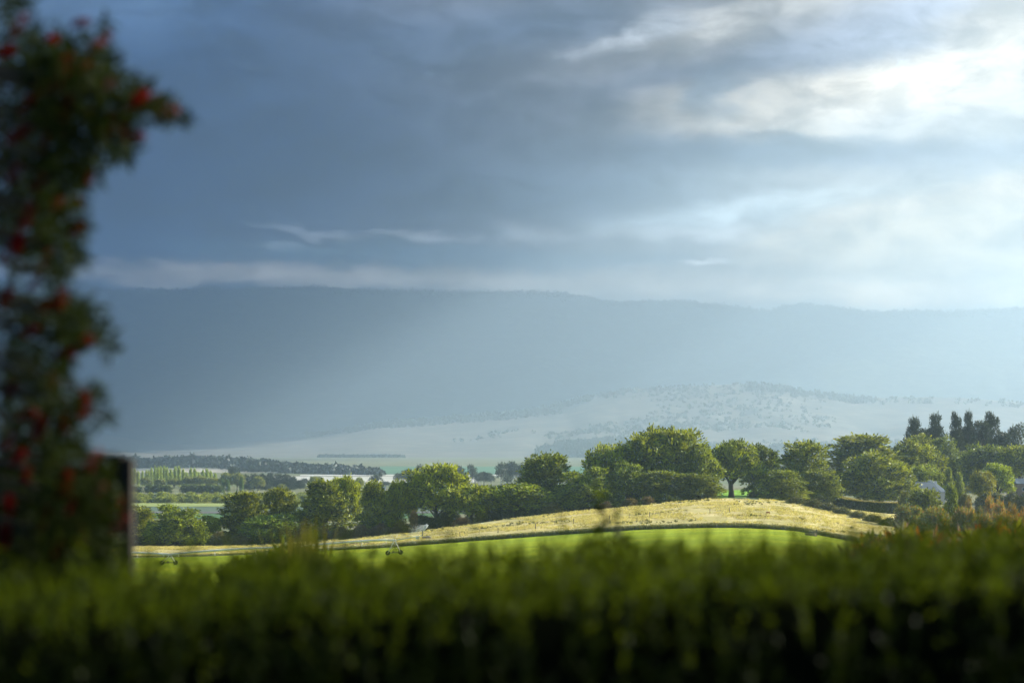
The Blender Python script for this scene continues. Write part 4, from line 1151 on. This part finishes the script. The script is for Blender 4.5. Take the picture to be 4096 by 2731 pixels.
def blades(x, y, z, h, w_, rng, per=3, lean=.35):
    n = len(x); x = np.repeat(x, per); y = np.repeat(y, per); z = np.repeat(z, per); h = np.repeat(h, per); m = n * per
    b = np.stack([x + rng.randn(m) * .12, y + rng.randn(m) * .12, z - .05], 1); ln = rng.randn(m, 3) * lean; ln[:, 2] = 1; ln[:, 0] -= .15
    t_ = b + ln * (h * rng.uniform(.6, 1.2, m))[:, None]; a = rng.uniform(0, 3.14, m); s_ = np.stack([np.cos(a), np.sin(a), a * 0], 1) * w_
    mid = (b + t_) / 2
    return np.stack([b, mid + s_, t_, mid - s_], -2)


M['straw'] = mat_leaf('straw_grass', (.34, .30, .11), (.62, .54, .27), .35, nscale=.12)
M['rank'] = mat_leaf('rank_green_grass', (.10, .11, .03), (.24, .22, .07), .25, nscale=.3)
tag(obj('dry_grass', quads('dry_grass', blades(x_, D_, MH(x_, D_), rg.uniform(.25, .6, len(x_)), .12, rg), M['straw'])), kind='stuff')
n = 15000; px_ = rg.uniform(-50, 1020, n); e_ = np.interp(px_, EPX, ED); D_ = e_ + rg.uniform(-.6, 1.8, n); x_ = (px_ - 512) / F * D_
tag(obj('rank_grass', quads('rank_grass', blades(x_, D_, H(x_, D_) + .1, rg.uniform(.6, 1.35, n) * np.interp(px_, [0, 300, 450], [.35, .5, 1]), .14, rg, 4), M['rank'])), kind='stuff')
n = 3000; px_ = rg.uniform(250, 1000, n); e_ = np.interp(px_, EPX, ED); D_ = e_ + 3 + rg.rand(n) * np.maximum(5, 716 - e_); x_ = (px_ - 512) / F * D_
keep = fbm(x_ / 14, D_ / 9, 3, 80) > .16; x_, D_ = x_[keep], D_[keep]
tag(obj('green_tussocks', quads('green_tussocks', blades(x_, D_, MH(x_, D_), rg.uniform(.4, .8, len(x_)), .16, rg, 7, .5), M['rank'])), kind='stuff')

# an understorey hedge fills the feet of the tree line
ru = np.random.RandomState(33)
UX = [560, 640, 770, 900, 960, 1040, 1140, 1220, 1330, 1430, 1560, 1700, 1800, 1930, 2000, 2100, 2180, 2300, 2400, 2480, 2560, 2650, 2740, 2800]
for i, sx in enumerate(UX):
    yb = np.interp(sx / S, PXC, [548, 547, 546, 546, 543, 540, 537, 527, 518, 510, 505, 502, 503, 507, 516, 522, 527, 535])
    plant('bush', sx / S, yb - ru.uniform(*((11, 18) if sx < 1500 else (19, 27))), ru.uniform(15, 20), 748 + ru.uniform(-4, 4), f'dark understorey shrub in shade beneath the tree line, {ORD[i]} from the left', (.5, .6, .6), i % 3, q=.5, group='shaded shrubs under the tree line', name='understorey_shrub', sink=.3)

# ---------------------------------------------------------------- the garden in front: clipped hedge, shrub, plumes, gate post, flowering tree
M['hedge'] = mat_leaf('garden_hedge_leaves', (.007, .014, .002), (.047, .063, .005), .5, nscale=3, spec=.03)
M['twig'] = mat_plain('brown_twigs', (.05, .035, .02), .9)
HP = [-300, 0, 100, 200, 225, 300, 430, 520, 600, 660, 700, 760, 830, 880, 940, 1024, 1300]
HY = [590, 590, 591, 591, 586, 584, 583, 580, 577, 573, 572, 573, 570, 568, 564, 555, 532]


def hz_top(x):       # height of the hedge's clipped top along its length (it rises to the right)
    px = 512 + F * x / 6.6
    return CAMZ - (np.interp(px, HP, HY) - HOR) / F * 6.6


rf_ = np.random.RandomState(5)
n = 5800
hx, hy = rf_.uniform(-2.9, 2.9, n), 5.55 + 2.5 * rf_.rand(n) ** .8
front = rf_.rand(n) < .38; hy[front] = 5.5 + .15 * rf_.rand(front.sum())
zt_ = hz_top(hx); z0_ = np.where(front, zt_ - rf_.uniform(.16, 1.5, n), np.where(hy < 5.85, zt_ - rf_.uniform(.05, .20, n), zt_ - .16))
ln = np.where(front, rf_.uniform(.10, .18, n), rf_.uniform(.14, .22, n)) + np.where(rf_.rand(n) < .10, rf_.uniform(.0, .12, n), 0)
Q = []
K = 26
t_ = (np.arange(K) + .5) / K
dirx = rf_.randn(n) * .18; diry = np.where(front, -.22 + rf_.randn(n) * .2, np.where(hy < 5.8, -.08, 0) + rf_.randn(n) * .15)
P0 = np.stack([hx, hy, z0_], 1)[:, None, :] + np.stack([dirx, diry, np.ones(n)], 1)[:, None, :] * (ln[:, None] * t_[None, :])[..., None]
P0 = P0.reshape(-1, 3); m = len(P0)
ld = rf_.randn(m, 3) * .7; ld[:, 2] += 1.3; ld /= np.linalg.norm(ld, axis=1, keepdims=True)
sd = np.cross(ld, rf_.randn(m, 3)); sd /= np.linalg.norm(sd, axis=1, keepdims=True)
L_ = rf_.uniform(.018, .036, m)[:, None]; o = P0 + rf_.randn(m, 3) * .006
Qh = np.stack([o, o + ld * L_ * .5 + sd * L_ * .17, o + ld * L_, o + ld * L_ * .5 - sd * L_ * .17], -2)
gh = tag(obj('garden_hedge', None, None, (0, 6.3, 0)), 'blurred dark green clipped garden hedge filling the whole foreground', 'hedge')
sh_ = np.array([0, 6.3, 0])
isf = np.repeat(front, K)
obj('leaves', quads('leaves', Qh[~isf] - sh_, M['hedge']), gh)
obj('shaded_leaves', quads('shaded_leaves', Qh[isf] - sh_, mat_leaf('shade_toned_hedge_leaves', (.004, .008, .0015), (.017, .025, .004), .15, nscale=3, spec=.02)), gh)  # front leaves coloured darker: the hedge face's shade is put in the colour
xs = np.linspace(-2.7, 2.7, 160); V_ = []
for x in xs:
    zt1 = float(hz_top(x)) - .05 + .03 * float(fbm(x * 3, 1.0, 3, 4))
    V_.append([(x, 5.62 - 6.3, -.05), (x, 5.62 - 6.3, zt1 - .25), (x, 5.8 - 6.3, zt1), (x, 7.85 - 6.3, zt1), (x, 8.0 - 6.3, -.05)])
obj('twiggy_core', grid('twiggy_core', np.array(V_), mat_plain('hedge_shade_twigs', (.003, .004, .0015), 1.0, var=.3, scale=14, spec=0)), gh)  # near-black core colour stands in for the deep shade inside the hedge


def shoots(name, base_pts, tops, mat, leaf, w_, rng, parent, per=30, curve=.06):
    seg, P_, dd = [], [], []
    for b_, t__ in zip(base_pts, tops):
        b_, t__ = Vector(b_), Vector(t__); c_ = Vector(rng.randn(3)) * curve; c_.z = 0
        pts = [b_ + (t__ - b_) * f + c_ * math.sin(f * 3.14) for f in np.linspace(0, 1, 7)]
        seg.append((pts, list(np.linspace(w_, w_ * .3, 7))))
        for k in range(per):
            f = rng.uniform(.1, 1.0); i = min(5, int(f * 6)); p_ = pts[i].lerp(pts[i + 1], f * 6 - i); P_.append(p_); dd.append((pts[i + 1] - pts[i]).normalized())
    P_ = np.array([tuple(p) for p in P_]); dd = np.array([tuple(p) for p in dd]); m = len(P_)
    ld = dd * .8 + rng.randn(m, 3) * .6; ld /= np.linalg.norm(ld, axis=1, keepdims=True); sd = np.cross(ld, rng.randn(m, 3)); sd /= np.linalg.norm(sd, axis=1, keepdims=True)
    L_ = (leaf * rng.uniform(.6, 1.3, m))[:, None]
    q = np.stack([P_, P_ + ld * L_ * .45 + sd * L_ * .17, P_ + ld * L_, P_ + ld * L_ * .45 - sd * L_ * .17], -2)
    return quads('leaves', q, mat), tubes('stems', seg, M['twig'], 5)


# tall wispy sapling growing through the hedge, right of centre
rr2 = np.random.RandomState(8)
bp, tp = [], []
for (x0, y0, x1, y1) in ((620, 575, 617, 520), (624, 580, 604, 492), (612, 580, 598, 535), (630, 580, 634, 545), (618, 575, 621, 528), (622, 580, 612, 540), (598, 580, 585, 548), (640, 585, 650, 556)):
    bp.append(P(x0, y0 + 70, 9.5)); tp.append(P(x1, y1, 9.5))
sp_ = tag(obj('wispy_sapling', None, None, (0, 0, 0)), 'blurred thin sapling sticking up out of the hedge right of centre', 'sapling')
a_, b_ = shoots('s', bp, tp, M['hedge'], .075, .006, rr2, sp_, per=42, curve=.02)
obj('leaves', a_, sp_); obj('stems', b_, sp_)

# lance leaved shrub half in focus behind the hedge
M['shrub'] = mat_leaf('lance_leaves', (.03, .05, .008), (.12, .145, .015), .4, nscale=.8)
bp, tp = [], []
for k in range(150):
    x = rr2.uniform(222, 322); y = np.interp(x, [218, 235, 262, 290, 305, 325], [571, 563, 556, 547, 552, 566]) + rr2.uniform(-3, 20); D = rr2.uniform(27, 33)
    bp.append(P(x + (270 - x) * .25 + rr2.randn() * 3, 640, D)); tp.append(P(x + rr2.randn() * 2, y, D))
s2 = tag(obj('lance_leaf_shrub', None, None, (0, 0, 0)), 'sharp leaved green shrub rising behind the hedge just below the rounded blue green tree', 'shrub')
a_, b_ = shoots('s', bp, tp, M['shrub'], .12, .012, rr2, s2, per=120, curve=.12)
obj('leaves', a_, s2); obj('stems', b_, s2)

# tall grass plumes beside it
M['plume'] = mat_leaf('plume_grass', (.05, .05, .012), (.13, .115, .03), .4)
n = 120; xb = rr2.normal(303, 11, n); D_ = rr2.uniform(24, 28, n); q = []
for k in range(n):
    b_ = P(xb[k], 600, D_[k]); t__ = P(xb[k] + rr2.normal(0, 10) - 2, rr2.uniform(514, 560), D_[k]); w_ = .010; mid = b_.lerp(t__, .5) + Vector((rr2.randn() * .02, 0, 0))
    sv_ = Vector((w_, 0, 0)); q.append([b_ - sv_, b_ + sv_, mid + sv_, mid - sv_]); q.append([mid - sv_, mid + sv_, t__ + sv_ * .2, t__ - sv_ * .2])
q = np.array([[tuple(v) for v in f] for f in q])
tag(obj('plume_grass', quads('plume_grass', q, M['plume'])), 'clump of tall feathery grass spikes right of the lance leaved shrub', 'grass clump')

# red tipped shrub behind the hedge at the right
M['redtip'] = mat_leaf('red_tipped_leaves', (.07, .085, .015), (.17, .16, .03), .4, tint=(.24, .06, .025), nscale=1.1)
bp, tp = [], []
for k in range(190):
    x = rr2.uniform(840, 1024); y = np.interp(x, [835, 880, 905, 925, 960, 1030], [556, 537, 526, 534, 535, 528]) + rr2.uniform(-2, 20); D = rr2.uniform(34, 40)
    bp.append(P(x + rr2.randn() * 3, 640, D)); tp.append(P(x + rr2.randn() * 3, y, D))
s3 = tag(obj('red_tipped_shrub', None, None, (0, 0, 0)), 'soft green shrub with reddish new shoots behind the hedge at the right', 'shrub')
a_, b_ = shoots('s', bp, tp, M['redtip'], .2, .014, rr2, s3, per=80, curve=.12)
obj('leaves', a_, s3); obj('stems', b_, s3)

# weathered gate post with its dark top board, overgrown by leaves
gp = tag(obj('gate_post', None, None, P(122, 600, 8.6)), 'weathered grey timber gate post with dark top board behind the red flowering tree', 'gate post')
go = gp.location.copy(); M['weather'] = mat_plain('weathered_board', (.05, .044, .036), .95, var=.25, scale=9, spec=.05); M['darkwood'] = mat_plain('dark_stained_board', (.015, .012, .01), .9, var=.2, spec=.05)
def L(px, py, D=8.6, dz=0): return P(px, py, D) - go
w_ = 1 / F * 8.6
c0 = L(124, 512); obj('post', boxes('post', [(c0.x + 2 * w_, 0, c0.z - .35, 14 * w_, .09, 108 * w_ + .7)], M['weather']), gp)
c1 = L(92, 457); obj('top_board', boxes('top_board', [(c1.x, -.02, c1.z, 66 * w_, .14, 5 * w_)], M['darkwood']), gp)
c2_ = L(116, 470); obj('bracket', boxes('bracket', [(c2_.x, -.06, c2_.z, 7 * w_, .03, 24 * w_)], M['darkwood']), gp)
c3 = L(70, 530); obj('panel', boxes('panel', [(c3.x - .1, .06, c3.z - .4, 84 * w_ + .2, .03, 130 * w_ + .8)], M['darkwood']), gp)

# the bottlebrush tree: drooping boughs, narrow leaves, red brush flowers
M['bottle'] = mat_leaf('narrow_tree_leaves', (.004, .008, .002), (.026, .036, .006), .22, nscale=4, spec=.02)
M['red'] = mat_leaf('red_stamens', (.07, .002, .005), (.22, .006, .011), .25, nscale=5, spec=.05)
BD = 7.2
bt = tag(obj('bottlebrush_tree', None, None, (P(-260, 445, BD).x, BD, 0)), 'blurred dark tree with hanging red brush flowers down the left edge', 'tree')
bo = bt.location.copy()
CL = [(10, 5, 18), (18, 50, 26), (45, 60, 30), (75, 62, 26), (100, 62, 14), (95, 30, 6), (104, 22, 4), (20, 95, 38), (65, 100, 40), (105, 95, 30), (135, 100, 20), (155, 108, 13), (170, 113, 9), (181, 117, 5), (25, 140, 38), (70, 140, 36), (108, 135, 25), (125, 150, 10),
      (20, 180, 34), (58, 178, 28), (84, 170, 14), (22, 215, 34), (56, 212, 24), (76, 222, 10), (20, 245, 28), (54, 248, 24), (72, 256, 12), (50, 275, 14), (6, 298, 14), (32, 308, 18), (60, 314, 24), (82, 318, 18), (98, 332, 10), (108, 346, 7), (20, 335, 26), (60, 345, 20),
      (14, 368, 18), (42, 372, 18), (60, 368, 8), (22, 400, 28), (58, 400, 22), (80, 404, 11), (92, 394, 6), (102, 416, 5), (22, 435, 28), (60, 434, 22), (22, 470, 34), (62, 468, 28), (92, 474, 18), (24, 510, 34), (64, 510, 32), (98, 505, 20), (110, 490, 8), (24, 548, 34), (64, 548, 30), (98, 545, 22)]
rb2 = np.random.RandomState(12); LP, seg = [], []
for (cx_, cy_, r_) in CL:
    r_ = r_ * 1.03; n = int(12 + .46 * r_ * r_)
    a = rb2.uniform(0, 6.28, n); rad = r_ * rb2.rand(n) ** .5
    px = cx_ + rad * np.cos(a); py = cy_ + rad * np.sin(a) * 1.05; D = BD + rb2.normal(0, .16, n) + (.35 if cx_ < 40 else 0)
    LP.append(np.stack([(px - 512) / F * D, D, CAMZ + (HOR - py) / F * D, 0 * px + math.atan2(cy_ + 200, cx_ + 260)], 1))
    c_ = P(cx_, cy_, BD)
    src = P(-260, min(cy_ + 60, 420), BD); mid = P((cx_ - 260) / 2, cy_ - 46, BD)
    if cy_ > 90: seg.append(([tuple(q - bo) for q in (src, mid, P(cx_ - 20, cy_ - 8, BD), c_, P(cx_ + r_ * .7, cy_ + r_ * .45, BD))], [.02, .012, .006, .004, .002]))
LP = np.concatenate(LP); m = len(LP)
ld = rb2.randn(m, 3) * .75; ld[:, 0] += .45; ld[:, 2] -= .15; ld /= np.linalg.norm(ld, axis=1, keepdims=True)
sd = np.cross(ld, rb2.randn(m, 3)); sd /= np.linalg.norm(sd, axis=1, keepdims=True); L_ = rb2.uniform(.035, .07, m)[:, None]; o = LP[:, :3] - np.array(bo)
obj('foliage', quads('foliage', np.stack([o, o + ld * L_ * .5 + sd * .0045, o + ld * L_, o + ld * L_ * .5 - sd * .0045], -2), M['bottle']), bt)
obj('branches', tubes('branches', seg, M['bark'], 6), bt)
obj('trunk', tubes('trunk', [([(0, 0, -.1), (.03, 0, 1.0), (-.02, .05, 2.2), (.1, 0, 3.4)], [.11, .09, .07, .03])], M['bark'], 10), bt)


def brush(rng):
    n = 420; t = rng.uniform(-.045, .045, n); a = rng.uniform(0, 6.28, n); r1 = .024 * np.sqrt(np.clip(1 - (t / .055) ** 2, .1, 1))
    b0 = np.stack([np.cos(a) * .003, np.sin(a) * .003, t], 1); e0 = np.stack([np.cos(a) * r1, np.sin(a) * r1, t + rng.normal(.004, .003, n)], 1); s_ = np.stack([-np.sin(a), np.cos(a), a * 0], 1) * .0007
    return quads('brush_flower', np.stack([b0 - s_, b0 + s_, e0 + s_ * 1.8, e0 - s_ * 1.8], -2), M['red'])


bm_ = [brush(rb2) for _ in range(3)]
FL = [(245, 195), (300, 245), (345, 238), (380, 258), (285, 300), (300, 318), (215, 105), (182, 52), (200, 410), (172, 530), (100, 600), (78, 650), (12, 680), (150, 812), (24, 893), (190, 930), (148, 972), (270, 1157), (184, 1232), (146, 1112), (60, 1090), (274, 1202), (60, 500), (12, 580), (140, 690),
      (150, 150), (60, 240), (10, 120), (100, 330), (30, 400), (130, 460), (70, 760), (90, 985), (20, 1010), (20, 1160), (10, 1230), (235, 100), (130, 1255), (60, 950), (190, 150), (110, 200), (250, 290), (150, 250), (40, 310), (200, 260), (90, 420), (40, 560), (165, 470), (120, 870), (200, 780), (110, 700), (40, 1050), (210, 1060), (100, 1190), (230, 1120), (160, 1160), (120, 90), (40, 60), (320, 225)]
for i, (fx, fy) in enumerate(FL):
    q_ = P(fx * .4354, fy * .4354, BD - .16 + .16 * rb2.rand()) - bo
    o = obj('brush_flower', bm_[i % 3], bt, tuple(q_), 0, (1, 1, 1)); o.rotation_euler = (rb2.uniform(-.5, .5), rb2.uniform(.2, 1.3), rb2.uniform(0, 1)); k_ = rb2.uniform(.6, 1.0); o.scale = (k_, k_, k_)
